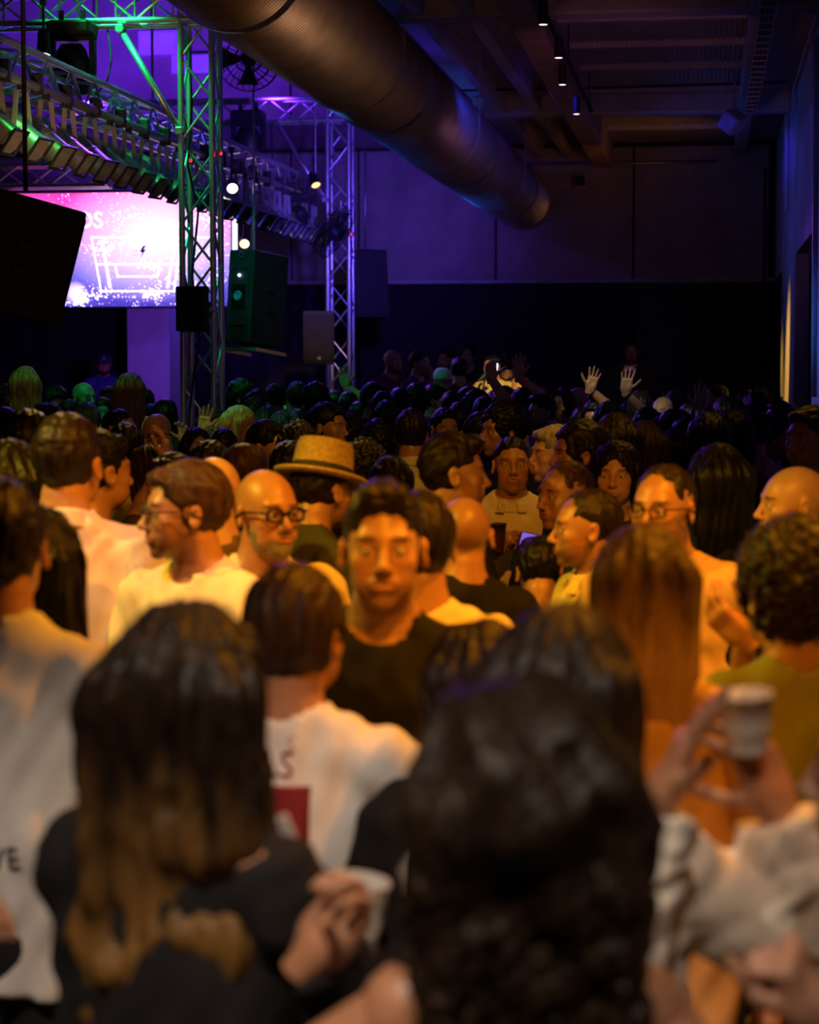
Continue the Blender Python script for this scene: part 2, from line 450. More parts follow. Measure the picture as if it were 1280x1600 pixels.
def trunk_prims(P, sex, o, up=True, low=True, off=0.0):
    """torso and legs without the arms (body space, feet at z = 0)"""
    fem = sex == 'f'; w = o.get('w', 1.0) * (0.90 if fem else 1.0); bl = o.get('belly', 0.0)
    sx = .178 * w
    d = f_ell(P, (0, .008, 1.26), (.162*w+off, .108+off, .21+off))
    d = su(d, f_ell(P, (0, -.004-bl*.4, 1.06), ((.138 if not fem else .118)*o.get('w', 1)+bl*.5+off, .100+bl+off, .17+off)), .07)
    d = su(d, f_cap(P, (0, .016, 1.385), (0, .010, 1.60), .062+off*.6 if not fem else .054+off*.6, .053 if not fem else .046), .045)
    for s in (-1, 1):
        d = su(d, f_cap(P, (s*.035, .024, 1.478), (s*(sx-.03), .014, 1.418), .040+off*.5, .046+off*.5), .05)
        d = su(d, f_ell(P, (s*(sx-.014), .010, 1.402), (.046+off*.4, .052+off*.6, .056+off*.5)), .04)
    if fem:
        for s in (-1, 1): d = su(d, f_ell(P, (s*.068, -.088, 1.25), (.058+off, .055+off, .060+off)), .03)
    if low:
        d = su(d, f_ell(P, (0, .008, .93), ((.160 if not fem else .172)*o.get('w', 1)+off, .118+off, .13+off)), .07)
        for s in (-1, 1):
            d = su(d, f_cap(P, (s*.088, .0, .88), (s*.098, -.01, .49), .088+off, .056+off), .03)
            d = su(d, f_cap(P, (s*.098, -.01, .49), (s*.102, .022, .09), .056+off, .038+off), .02)
            d = su(d, f_box(P, (s*.106, -.045, .038), (.042+off, .115+off, .034), .03), .02)
    return d
def solve_arm(S, W, hint, s=1.0):
    """shoulder, wrist, elbow hint: elbow and reachable wrist"""
    L1, L2 = .285, .262
    S, W = Vector(S), Vector(W); v = W - S; L = v.length
    if L > (L1+L2)*.995: W = S + v.normalized()*(L1+L2)*.995; v = W - S; L = v.length
    if L < .12: W = S + v.normalized()*.12; v = W-S; L = .12
    a = (L1*L1 - L2*L2 + L*L) / (2*L); h = math.sqrt(max(1e-6, L1*L1 - a*a))
    u = v.normalized(); hv = Vector(hint) - u*Vector(hint).dot(u); hv.normalize()
    return S + u*a + hv*h, W
HANDS = {'open': ([4, 6, 6], 9), 'relaxed': ([22, 28, 18], 4), 'grip': ([34, 52, 38], 1), 'fist': ([75, 80, 55], 0), 'point': ([8, 10, 8], 4), 'cup': ([18, 34, 26], 6)}
def hand_chain(kind):
    """finger joints in the hand frame: wrist at 0, fingers +Z, thumb +X, palm faces -Y"""
    curl, splay = HANDS[kind]; ch = []
    for i, (x, L) in enumerate(((.030, .078), (.010, .087), (-.011, .080), (-.030, .064))):
        a = R(splay * (1.5 - i)); p = Vector((x, 0, .086 - .006*abs(i-1))); pts = [p]; ang = 0
        for fr, c in zip((.46, .30, .24), curl):
            ang += R(c * (1 + .08*i))
            dv = Vector((math.sin(a)*math.cos(ang), -math.sin(ang), math.cos(a)*math.cos(ang)))
            p = p + dv*L*fr; pts.append(p)
        ch.append((pts, .0092 if i < 3 else .0080))
    tb = {'open': ((.80, -.25, .60), (.62, -.15, .80)), 'relaxed': ((.6, -.45, .75), (.3, -.4, .9)), 'grip': ((.62, -.75, .5), (-.1, -.85, .5)),
          'fist': ((.35, -.7, .7), (-.6, -.5, .5)), 'point': ((.6, -.3, .7), (.5, -.3, .8)), 'cup': ((.75, -.6, .5), (.3, -.8, .6))}[kind]
    p = Vector((.026, -.006, .028)); d1, d2 = Vector(tb[0]).normalized(), Vector(tb[1]).normalized()
    ch.append(([p, p + d1*.046, p + d1*.046 + d2*.032, p + d1*.046 + (d2*.032) + (d2*.9+d1*.1).normalized()*.026], .0108))
    return ch
def f_hand(P, Mh, kind, k=1.0):
    """Mh: 4x4 hand frame"""
    R3 = np.array(Mh.to_3x3(), np.float32); t = np.array(Mh.translation, np.float32)
    Q = R3.T @ (P - t[:, None])
    d = f_box(Q, (0, 0, .05), (.041, .0145, .045), .0135)
    d = su(d, f_box(Q, (.002, 0, .012), (.030, .016, .03), .015), .02)
    d = su(d, f_ell(Q, (.024, -.010, .035), (.017, .014, .028)), .012)
    d = su(d, f_ell(Q, (-.026, -.008, .035), (.013, .012, .028)), .012)
    for pts, r in hand_chain(kind):
        f = None
        for i in range(len(pts)-1):
            c = f_cap(Q, pts[i], pts[i+1], r*k*(1-.08*i), r*k*(.92-.08*i)); f = c if f is None else su(f, c, .003)
        d = su(d, f, .006)
    return d
def hand_frame(W, fdir, palm, side):
    z = Vector(fdir).normalized(); y = -(Vector(palm) - z*Vector(palm).dot(z)).normalized()
    x = y.cross(z)                       # right-handed frame
    M = Matrix((x, y, z)).transposed().to_4x4(); M.translation = Vector(W)
    if side < 0 : pass
    return M
def arm_specs(sex, o, arms):
    """per side: dict with S, E, W, hand matrix, hand kind, mirror"""
    w = o.get('w', 1.0) * (0.90 if sex == 'f' else 1.0); out = []
    for s in (-1, 1):
        S = Vector((s*.172*w, .010, 1.400)); sp = arms.get(s)
        if sp is None:
            W = Vector((s*.255*w, -.06, .87)); hint = (s*.3, 1, -.1); kind = 'relaxed'; fd = (0, -.15, -1); pn = (-s, .2, 0)
        else:
            W, hint, kind, fd, pn = sp['w'], sp.get('hint', (s*.5, .3, -1)), sp.get('hand', 'open'), sp.get('dir'), sp.get('palm')
        E, W = solve_arm(S, W, hint)
        if fd is None: fd = (W - E)
        if pn is None: pn = (0, -1, 0)
        M = hand_frame(W, fd, pn, s)
        # thumb side: +X of the frame must be the inner/outer side that suits this hand
        # right hand (body -X side): palm forward, fingers up -> thumb to body +X (inner)
        z = Vector(fd).normalized(); y = -Vector(pn)
        thumb = (y.cross(z)) * (1 if s > 0 else -1)
        flip = s > 0
        out.append(dict(s=s, S=S, E=E, W=W, M=M, kind=kind, flip=flip, r=(.046 if sex == 'f' else .052)))
    return out
def arm_mesh(a, cell, hcell):
    """forearm and upper arm grid, then the hand in its own frame (fine)"""
    pts = [a['S'], a['E'], a['W']]
    lo = [min(p[i] for p in pts) - .07 for i in range(3)]; hi = [max(p[i] for p in pts) + .07 for i in range(3)]
    g = G(lo, hi, cell); P = g.P; r = a['r']
    M = a['M'].copy()
    if a['flip']: M = M @ Matrix.Diagonal((-1, 1, 1, 1))
    d = f_cap(P, a['S'], a['E'], r, r*.82)
    mid = a['E'].lerp(a['W'], .3)
    f = su(f_cap(P, a['E'], mid, r*.80, r*.84), f_cap(P, mid, a['W'], r*.84, r*.56), .02)
    d = su(d, f, .02)
    out = [nets(g, d)]
    g2 = G((-.085, -.115, -.035), (.095, .04, .19), hcell)
    d2 = f_hand(g2.P, Matrix(), a['kind'])
    d2 = su(d2, f_cap(g2.P, (0, 0, -.10), (0, 0, .01), r*.6, r*.54), .012)
    V, Q = nets(g2, d2)
    if a['flip']:
        V = V * np.array([-1, 1, 1]); Q = Q[:, ::-1]
    R3 = np.array(a['M'].to_3x3()); V = V @ R3.T + np.array(a['M'].translation)
    out.append((V, Q))
    return out
_body = {}
def body_mesh(sex, o, arms, turn, nod, tilt, lod, key=None):
    if key is not None and key in _body: return _body[key]
    hc = {0: .0042, 1: .0052, 2: .0070}[lod]; bc = {0: .016, 1: .02, 2: .024}[lod]
    Mh = head_matrix(turn, nod, tilt); Mi = Mh.inverted()
    R3 = np.array(Mi.to_3x3(), np.float32); t = np.array(Mi.translation, np.float32)
    c = Mh.translation
    g = G((c.x-.115, c.y-.135, 1.44), (c.x+.115, c.y+.135, c.z+.14), hc)
    Q = R3 @ g.P + t[:, None]
    hd = f_head(Q, sex, o)
    tr = f_cap(g.P, (0, .016, 1.385), (0, .008, 1.56), .064 if sex != 'f' else .054, .055 if sex != 'f' else .047)
    tr = su(tr, f_cap(g.P, (0, .008, 1.53), Mh @ Vector((0, .012, -.055)), .053 if sex != 'f' else .046), .02)
    for s in (-1, 1): tr = su(tr, f_cap(g.P, (s*.035, .024, 1.475), (s*.15, .014, 1.415), .040, .050), .05)
    parts = [nets(g, su(hd, tr, .022))]
    nh = len(parts[0][0])
    g = G((-.27, -.24, -.01), (.27, .2, 1.475), bc)
    parts.append(nets(g, trunk_prims(g.P, sex, o)))
    for a in arm_specs(sex, o, arms):
        cust = a['s'] in arms
        parts += arm_mesh(a, {0: .009, 1: .011, 2: .013}[lod], (.0036 if lod == 0 else .0042) if cust else .006)
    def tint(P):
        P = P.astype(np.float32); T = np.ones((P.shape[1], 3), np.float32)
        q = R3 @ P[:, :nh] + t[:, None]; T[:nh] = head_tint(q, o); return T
    me = np_mesh('body', parts, tint)
    if key is not None: _body[key] = me
    return me
# ---- hair -------------------------------------------------------------
_hair = {}
def hair_mesh(style, lod, seed=0):
    k = (style, lod, seed)
    if k in _hair: return _hair[k]
    c = {0: .005, 1: .006, 2: .008}[lod]
    long_ = style in ('long', 'longfull', 'wavy', 'curlylong', 'mid', 'straightback')
    zlo = {'long': -.47, 'longfull': -.56, 'wavy': -.46, 'curlylong': -.44, 'mid': -.27, 'straightback': -.62, 'bob': -.17, 'ponytail': -.30}.get(style, -.13)
    lo = (-.19, -.15, zlo) if long_ else (-.15, -.145, zlo); hi = (.19, .23, .20) if long_ else (.15, .22, .19)
    if long_ : c = max(c, .006)
    g = G(lo, hi, c); P = g.P; x, y, z = P
    th = np.arctan2(x, y+.02)                       # angle about the vertical, 0 at the back
    strand = np.sin(th*31 + 2.2*np.sin(z*13 + th*2 + seed)) + .6*np.sin(th*67 + 3*np.sin(z*21+seed)) + .5*np.sin(th*17 - z*20)
    curl = wob(P, 170, seed) + .8*wob(P, 330, seed+3)
    face = f_ell(P, (0, -.115, -.035), (.062, .075, .103))
    # hairline: remove the face and what lies below the ears in front
    def cap(t, top=0.0, back=0.0):
        d = f_ell(P, (0, .018, .036), (.075+t, .095+t+back, .084+t+top))
        return d
    below = lambda z0, sl: (z0 + sl*np.clip(-y, -.1, .1)) - z     # >0 below a slanted line
    if style in ('short', 'quiff', 'thick', 'fade', 'crop', 'curly', 'afro', 'receding'):
        t = {'receding': .005, 'short': .011, 'quiff': .010, 'thick': .019, 'fade': .007, 'crop': .006, 'curly': .024, 'afro': .045}[style]
        if style != 'afro' and style != 'thick': P0 = P; P = P0 * np.array([[1.045], [1], [1]], np.float32) if style != 'curly' else P0
        d = cap(t, {'receding': .002, 'quiff': .016, 'short': .006, 'thick': .008, 'fade': .014, 'crop': .003, 'curly': .014, 'afro': .02}[style])
        if style in ('quiff', 'fade'):
            d = su(d, f_cap(P, (-.03, -.065, .108), (.03, -.065, .11), .020, .022), .03)
        if style == 'short':
            d = su(d, f_cap(P, (-.035, -.068, .092), (.035, -.068, .092), .016), .03)
        nape = -.060 if style != 'fade' else -.03
        d = si(d, below(nape, 1.05), .012)                         # neck line rising to the temples
        d = ss(d, face, .010)
        if style == 'receding': d = ss(d, f_ell(P, (0, -.105, .045), (.070, .080, .085)), .012)
        else: d = ss(d, f_box(P, (0, -.115, .0), (.058, .062, .074), .03), .010)
        for s in (-1, 1):
            d = ss(d, f_ell(P, (s*.088, .002, -.008), (.022, .024, .036)), .006)
            if style in ('quiff', 'fade', 'crop', 'receding', 'short'): d = ss(d, f_ell(P, (s*.080, -.085, -.005), (.034, .060, .058)), .012)
            if style in ('quiff', 'fade', 'crop', 'receding'): d = ss(d, f_ell(P, (s*.104, -.01, -.012), (.022, .09, .062)), .02)
        if style in ('curly', 'afro'): d = d - .0065*curl - .003*wob(P, 70, seed)
        else: d = d - .0022*np.sin(x*210 + 2*np.sin(y*40+z*30+seed)) - .0028*wob(P, 110, seed)
    elif style == 'balding':
        d = cap(.006); d = si(d, below(-.062, 1.0), .012); d = ss(d, f_ell(P, (0, -.055, .10), (.060, .105, .085)), .012); d = ss(d, face, .01)
        for s in (-1, 1): d = ss(d, f_ell(P, (s*.088, .002, -.008), (.02, .022, .034)), .008)
        d = d - .002*wob(P, 130, seed)
    elif style in ('bun', 'ponytail'):
        d = cap(.011); d = si(d, below(-.055, 1.2), .012); d = ss(d, face, .010)
        if style == 'bun': d = su(d, f_ell(P, (0, .118, .045), (.040, .036, .038)), .012)
        else:
            d = su(d, f_cap(P, (0, .112, .05), (0, .150, -.02), .028, .034), .014); d = su(d, f_cap(P, (0, .150, -.02), (.01, .135, -.26), .034, .020), .02)
        d = d - .0022*strand
    else:
        t = {'long': .016, 'longfull': .022, 'wavy': .026, 'curlylong': .040, 'mid': .018, 'straightback': .016, 'bob': .020}[style]
        d = cap(t, .004)
        if style != 'bob':
            wd = {'long': .088, 'longfull': .120, 'wavy': .125, 'curlylong': .125, 'mid': .092, 'straightback': .098}[style]
            zz = zlo + .05
            e = f_box(P, (0, .088, zz/2 + .02), (wd, .042, -zz/2 + .04), .036)
            taper = .05*np.clip((-z - .15)/.4, 0, 1) if style in ('long', 'straightback') else 0
            e = e + taper
            d = su(d, e, .07)
            for s in (-1, 1):   # side curtains in front of the shoulders or beside the face
                d = su(d, f_cap(P, (s*.074, -.004, .02), (s*(.080 if style in ('long', 'straightback', 'mid') else .105), .035, -.20 if style != 'mid' else -.15), .026, .030), .03)
        else:
            d = su(d, f_box(P, (0, .03, -.06), (.092, .072, .075), .04), .03)
        d = ss(d, f_ell(P, (0, -.115, -.040), (.056, .085, .115)), .010)
        d = ss(d, f_ell(P, (0, -.10, -.16), (.070, .095, .12)), .02)
        if style == 'curlylong': d = d - .0065*curl*np.clip(.4 - z*4, .3, 1) - .011*wob(P, 42, seed)
        elif style == 'wavy': d = d - .0034*strand - .017*wob(P*np.array([[1],[1],[.45]], np.float32), 36, seed)*np.clip(.05-z*4, 0, 1) - .004*wob(P*np.array([[1],[1],[.3]], np.float32), 100, seed)
        else: d = d - .0028*strand - .004*wob(P*np.array([[1],[1],[.3]]), 70, seed)
        inner = f_ell(P, (0, -.03, -.2), (.045, .06, .16))
        d = ss(d, inner, .01)
    me = np_mesh('hair', [nets(g, d)])
    _hair[k] = me
    return me
# ---- clothes ----------------------------------------------------------
_top = {}
def top_mesh(kind, sex, o, arms, lod, key=None, seed=0):
    """shirt, tee, jacket, sweater or tank over the trunk and the arms"""
    if key is not None and key in _top: return _top[key]
    c = {0: .0095, 1: .012, 2: .016}[lod]
    sp = arm_specs(sex, o, arms)
    loose = {'tee': .016, 'shirt': .022, 'jacket': .030, 'sweater': .030, 'tank': .008, 'polo': .016, 'dress': .010, 'longtee': .014}[kind]
    sleeve = {'tee': .62, 'shirt': .9 if o.get('shortsleeve') else 2, 'jacket': 2, 'sweater': 2, 'tank': 0, 'polo': .60, 'dress': 0, 'longtee': 2}[kind]
    pts = [Vector((-.25, -.19, .80)), Vector((.25, .17, 1.53))]
    for a in sp:
        if sleeve > 0: pts.append(a['E'] if sleeve > .5 else a['S'])
        if sleeve > 1: pts.append(a['W'])
        pts.append(a['S'])
    lo = [min(p[i] for p in pts) - .085 for i in range(3)]; hi = [max(p[i] for p in pts) + .085 for i in range(3)]
    hi[2] = max(hi[2], 1.56); lo[2] = min(lo[2], .78)
    g = G(lo, hi, c); P = g.P; x, y, z = P
    d = trunk_prims(P, sex, o, low=False, off=loose)
    w = o.get('w', 1.0)
    hem = .84 if kind != 'dress' else .80
    d = su(d, f_box(P, (0, 0, .98), (.165*w+loose, .112+loose*.8+o.get('belly', 0), .22), .09), .08)
    if kind == 'tank' or kind == 'dress':
        for s in (-1, 1): d = ss(d, f_ell(P, (s*(.185*w), .01, 1.43), (.075, .2, .10)), .01)
    fold = .0045*wob(P*np.array([[1.],[1.],[.45]]), 48, seed) + .004*wob(P, 26, seed+2) + .0025*np.sin(x*70+z*38+3*wob(P, 12, seed))
    for a in sp:
        s = a['s']
        if sleeve <= 0: continue
        r = a['r'] + .006 + loose*.35; rl = a['r'] + .012 + loose*.7
        if sleeve <= 1:
            e = a['S'].lerp(a['E'], sleeve)
            f = f_cap(P, a['S'], e, r, rl*1.05)
            f = si(f, f_pl(P, e, (a['E'] - a['S'])), .004)
        else:
            f = f_cap(P, a['S'], a['E'], r, rl*.86)
            f = su(f, f_cap(P, a['E'], a['W'], rl*.86, rl*(.66 if kind != 'sweater' else .80)), .02)
            f = si(f, f_pl(P, a['E'].lerp(a['W'], .95), (a['W'] - a['E'])) if (a['W']-a['E']).length > .05 else f, .0)
            f = f + .0022*np.sin(z*90 + x*50 + 6*wob(P, 22, seed))*(1+wob(P, 30, seed+5))
        d = su(d, f, .035)
    d = d + fold
    if kind == 'sweater': d = d + .004*wob(P, 120, seed)
    d = si(d, hem - z + .006*np.sin(x*14+seed), .006)
    # neck opening
    nk = {'tee': (.070, 1.478, .30), 'polo': (.070, 1.485, .35), 'shirt': (.070, 1.485, .40), 'jacket': (.074, 1.480, .5), 'sweater': (.078, 1.475, .3), 'tank': (.105, 1.42, .35), 'dress': (.11, 1.40, .3), 'longtee': (.075, 1.475, .3)}[kind]
    top = (z - nk[1]) - nk[2]*(y - 0.02)         # front lower than the back
    d = si(d, -ss(-top*0 + f_cap(P, (0, .012, 1.40), (0, .012, 1.75), nk[0]), -top, .004)*1.0, .004) if False else d
    hole = si(f_cap(P, (0, .010, 1.36), (0, .008, 1.8), nk[0]), -top, .004)
    d = ss(d, hole, .006)
    d = si(d, z - 1.535, .006)
    if o.get('vneck'):
        d = ss(d, f_cap(P, (0, -.12, 1.50), (0, -.14, 1.39), .045, .006), .006)
    if o.get('open'):
        d = ss(d, f_box(P, (0, -.18, 1.18), (.026, .11, .40), .02), .01)
    me = np_mesh('top', [nets(g, d)])
    if key is not None: _top[key] = me
    return me
_misc = {}
def cached(k, fn):
    if k not in _misc: _misc[k] = fn()
    return _misc[k]
def collar_mesh():
    g = G((-.11, -.12, 1.42), (.11, .11, 1.56), .006); P = g.P; x, y, z = P
    q = z - .28*(y - .012)
    r = np.sqrt(x*x + ((y-.008)*1.0)**2); band = np.maximum(np.abs(r - (.074 - .35*(q-1.50))) - .0055, np.abs(q - 1.492) - .026)
    band = ss(band, f_cap(P, (0, -.10, 1.56), (0, -.10, 1.44), .030, .012), .004)
    flap = f_box(P, (.045, -.082, 1.462), (.022, .0035, .026), .003, Euler((R(-30), 0, R(24))).to_matrix())
    flap = np.minimum(flap, f_box(P, (-.045, -.082, 1.462), (.022, .0035, .026), .003, Euler((R(-30), 0, R(-24))).to_matrix()))
    return np_mesh('collar', [nets(g, su(band, flap, .006))])
def trouser_mesh(sex):
    g = G((-.28, -.24, .02), (.28, .2, 1.02), .02); o = {}
    P = g.P
    d = f_ell(P, (0, .008, .93), (.178, .130, .145))
    for s in (-1, 1):
        d = su(d, f_cap(P, (s*.09, 0, .88), (s*.100, -.01, .49), .104, .074), .02)
        d = su(d, f_cap(P, (s*.10, -.01, .49), (s*.104, .02, .08), .074, .062), .02)
    d = si(d, .07 - P[2], .004) + .003*wob(P, 40, 1)
    return np_mesh('trousers', [nets(g, d)])
def shoe_mesh():
    g = G((-.06, -.19, -.01), (.06, .12, .13), .012); P = g.P
    d = f_ell(P, (0, -.09, .035), (.047, .085, .042)); d = su(d, f_ell(P, (0, .03, .045), (.040, .065, .055)), .03); d = su(d, f_cap(P, (0, .03, .05), (0, .035, .10), .042), .02)
    d = si(d, .002 - P[2], .002)
    return np_mesh('shoe', [nets(g, d)])
def eye_mesh():
    V = []; F = []; n = 12; m = 8
    b = MB(); b.lathe([(.0001 + .0118*math.sin(math.pi*i/m), -.0118*math.cos(math.pi*i/m)) for i in range(m+1)], Matrix.Rotation(R(90), 4, 'X'), n)
    return mesh('eye', b.V, b.F, True)
def iris_mesh():
    b = MB(); b.lathe([(.0001, .0122), (.003, .0121), (.0052, .0110)], Matrix.Rotation(R(90), 4, 'X'), 12)
    return mesh('iris', b.V, b.F, True)
def brows_mesh():
    b = MB()
    return b
def beard_mesh(t):
    t = t + .002
    g = G((-.085, -.125, -.15), (.085, .045, -.01), .005); P = g.P; x, y, z = P
    d = f_ell(P, (0, -.030, -.008), (.061, .060, .086)); d = su(d, f_ell(P, (0, -.030, -.068), (.050, .050, .040)), .03); d = su(d, f_ell(P, (0, -.072, -.096), (.021, .016, .017)), .022) - t
    d = si(d, z + .036 + .9*np.clip(-y-.06, 0, 1) - .5*np.clip(y+.03, 0, .1), .01)
    d = ss(d, f_ell(P, (0, -.105, -.062), (.022, .03, .0085)), .004)
    d = si(d, -y*0 + y - .02, .01)
    d = su(d, f_cap(P, (-.020, -.094, -.047), (.020, -.094, -.047), .0055), .006)
    d = ss(d, f_ell(P, (0, -.112, -.030), (.018, .02, .013)), .004) - .0015*wob(P, 240, 1)
    return np_mesh('beard', [nets(g, d)])
def glasses_mesh(thick=.0022):
    b = MB()
    for s in (-1, 1):
        pts = [Vector((s*.033 + .024*math.copysign(abs(math.cos(a))**.7, math.cos(a)), -.101 + .010*abs(math.cos(a)*s*.5+.5*s*s*0), .003 + .017*math.copysign(abs(math.sin(a))**.7, math.sin(a)))) for a in [2*math.pi*i/20 for i in range(21)]]
        b.path(pts, thick, 6)
        b.path([(s*.057, -.099, .010), (s*.074, -.080, .010), (s*.084, -.01, .008), (s*.085, .025, -.008)], thick, 6)
    b.path([(-.010, -.104, .008), (0, -.108, .010), (.010, -.104, .008)], thick, 6)
    return mesh('glasses', b.V, b.F, True)
def add_head_parts(root, Mh, tone, glasses=None, beard=None, hairc='black', eyes=True, iris='brown'):
    if eyes:
        for s in (-1, 1):
            M = Mh @ Matrix.Translation((s*.031, -.0765, .0025))
            e = link('eye', cached('eye', eye_mesh), mat('eye_white', (.75, .70, .66), .25), root, M)
            link('iris', cached('iris', iris_mesh), mat('iris', (.03, .015, .008), .2), e)
    if beard:
        link('beard', cached(('beard', beard), lambda: beard_mesh(beard)), hairm(hairc + '_beard', (.20, .17, .13) if hairc == 'grey' else HC[hairc], .2), root, Mh)
    if glasses:
        link('glasses', cached(('glasses', glasses), lambda: glasses_mesh(glasses)), mat('glasses_black', (.01, .01, .01), .2), root, Mh)
NP = [0]
PEOPLE = {}
def cam_dir(right, toward, up):
    """direction given as (right, towards the camera, up) of the picture, kept level"""
    f = Vector((-math.sin(YAW), math.cos(YAW), 0)); r = Vector((math.cos(YAW), math.sin(YAW), 0))
    return r*right - f*toward + Vector((0, 0, up))
OCC = []
def resolve(x, y, d, z0, fixed=False):
    """slide along the line of sight until nobody else stands there"""
    u = lambda dd: (x-640)/FPX*dd
    def clash(dd):
        return max([0] + [1 - math.hypot((u(dd)-a)/.46, (dd-b)/.36) for a, b in OCC])
    best = min(((clash(d*(1+k)) > 0, round(clash(d*(1+k)), 2), abs(k), d*(1+k)) for k in [j*.012*sg for j in range(0, 12) for sg in (1, -1)]
                if 1.48 < at(x, y, d*(1+k)).z - z0 < 1.96), default=(0, 0, 0, d))
    if best[1] > .25: print('CLASH', x, y, round(d, 2), best)
    OCC.append((u(best[3]), best[3])); return best[3]
def person(x, y, H, yaw, turn, sex, hair, hcol, top, tcol, label, tone='olive', z0=0.0, nod=0, tilt=0, arms=None, o=None,
           glasses=None, beard=None, collar=False, lod=None, cell=None, group=None, seed=None, hh=None, trousers='dark', eyes=True, depth=None, hs=1.0):
    """x, y: pixel of the skull top; H: pixels from skull top to chin; yaw 0 faces the camera, 90 faces picture right"""
    NP[0] += 1; o = dict(o or {}); arms = arms or {}
    if hh is not None: H = (y - 565) * .1364 / ((2.05 - z0)/hh - 1)
    h = (2.05 - z0) / (1 + (y - 565) * .1364 / H)
    d = FPX*.24*(h/1.76)/H
    if depth is not None:
        d = depth; h = at(x, y, d).z - z0
    if z0 == 0 and x < 1060: d = min(d, 17.0)
    d = resolve(x, y, d, z0)
    top_pt = at(x, y, d); s = (top_pt.z - z0) / 1.755
    if lod is None: lod = 0 if d < 4.6 else (1 if d < 9 else 2)
    rz = YAW + R(yaw) - math.atan((x-640)/FPX)*0
    root = empty('person', (top_pt.x, top_pt.y, z0), rz, s)
    tag(root, label, 'person', group)
    Rz = Matrix.Rotation(rz, 4, 'Z'); off = Rz @ Vector((0, -.012, 0)) * s
    root.location.x -= off.x; root.location.y -= off.y
    Mw = Matrix.Translation(root.location) @ Rz @ Matrix.Diagonal((s, s, s, 1)); Mi = Mw.inverted(); Ri = Rz.inverted()
    aa = {}
    for side, sp in arms.items():
        sp = dict(sp)
        if 'px' in sp: sp['w'] = Mi @ at(sp['px'][0], sp['px'][1], d + sp['px'][2])
        for k in ('dir', 'palm', 'hint'):
            if k in sp and sp.get('camspace', True): sp[k] = Ri @ cam_dir(*sp[k])
        aa[side] = sp
    gen = not aa and not o
    key = (sex, turn, nod, tilt, lod) if gen else None
    if key is None and lod == 2 and not aa: key = (sex, turn, nod, tilt, lod, tuple(sorted(o.items())))
    me = body_mesh(sex, o, aa, turn, nod, tilt, lod, key)
    body = link('body', me, skin(tone), root)
    Mh = head_matrix(turn, nod, tilt)
    sd = seed if seed is not None else NP[0] % 3
    if hair not in (None, 'none'):
        link('hair', hair_mesh(hair, lod, sd), hairm(hcol, HC[hcol]) if isinstance(hcol, str) else hcol, root, Mh @ Matrix.Diagonal((hs, hs, hs, 1)))
    add_head_parts(root, Mh, tone, glasses, beard, 'grey' if o.get('greybeard') else 'darkbrown', eyes)
    tk = (top, sex, lod, sd, tuple(sorted(o.items()))) if not aa else None
    tm = cloth(*tcol) if isinstance(tcol, tuple) else tcol
    link({'tee': 't_shirt', 'shirt': 'shirt', 'jacket': 'jacket', 'sweater': 'sweater', 'tank': 'tank_top', 'polo': 'shirt', 'dress': 'dress', 'longtee': 'long_sleeve_top'}[top],
         top_mesh(top, sex, o, aa, lod, tk, sd), tm, root)
    if o.get('open'):
        o2 = {k: v for k, v in o.items() if k != 'open'}; link('inner_shirt', top_mesh('dress' if False else 'tee', sex, o2, {}, 2, ('in', sex, tuple(sorted(o2.items()))), 0), cloth('black', (.012, .011, .012)), root)
    if collar: link('collar', cached('collar', collar_mesh), tm, root)
    link('trousers', cached(('tr', sex), lambda: trouser_mesh(sex)), cloth('trouser_' + trousers, {'dark': (.02, .02, .025), 'orange': (.7, .3, .05), 'blue': (.04, .05, .09)}[trousers]), root)
    for sx in (-1, 1): link('shoe', cached('shoe', shoe_mesh), mat('shoe_leather', (.02, .018, .016), .4), root, Matrix.Translation((sx*.104, 0, 0)))
    info = dict(root=root, Mw=Mw, Mh=Mh, d=d, s=s, h=h, arms={a['s']: a for a in arm_specs(sex, o, aa)}, tm=tm)
    if len(PEOPLE) < 400: PEOPLE[label] = info
    return info
# ------------------------------------------------------------------ the hall
def struct(o, label=None):
    o['kind'] = 'structure'
    if label: o['label'] = label
    return o
XR = on_y(1210, 500, 23.5).x            # plane of the right-hand wall
M_conc = mat('concrete', (0.30, 0.25, 0.23), 0.85, noise=0.18, scale=3.0, bump=0.3)
M_deck = mat('ceiling_deck', (0.34, 0.30, 0.29), 0.8, noise=0.15, scale=4.0, bump=0.2)
M_beam = mat('beam_concrete', (0.42, 0.36, 0.34), 0.8, noise=0.15, scale=5, bump=0.3)
M_floor = mat('floor_concrete', (0.10, 0.09, 0.085), 0.5, noise=0.3, scale=2, bump=0.1)
M_alu = mat('truss_aluminium', (0.62, 0.62, 0.64), 0.34, metal=0.85, noise=0.06, scale=20)
M_galv = mat('duct_galvanised', (0.40, 0.36, 0.34), 0.34, metal=0.75, noise=0.15, scale=5, bump=0.1)
M_blk = mat('black_paint', (0.015, 0.015, 0.017), 0.5)
M_blk2 = mat('black_cabinet', (0.022, 0.020, 0.020), 0.65, noise=0.3, scale=60, bump=0.3)
M_steel = mat('steel', (0.45, 0.44, 0.43), 0.4, metal=0.9)
M_drape = mat('black_drape', (0.012, 0.010, 0.012), 0.95, noise=0.2, scale=4)
M_white = mat('white_paint', (0.75, 0.73, 0.72), 0.7, noise=0.08, scale=6, bump=0.1)
XL, YB = -12.0, 23.5

b = MB(); b.box((XL, -1.5, -0.2), (XR + 0.5, YB + .3, 0.0)); struct(b.build('floor', M_floor))
# ceiling: low bay on the aisle side, high hall over the stage
b = MB(); b.box((-2.25, -1.5, 4.6), (XR + .5, YB + .3, 4.8)); b.box((XL, -1.5, 6.9), (-2.25, YB + .3, 7.1)); b.box((-2.35, -1.5, 4.6), (-2.25, YB+.3, 6.9))
ceiling = struct(b.build('ceiling', M_deck))
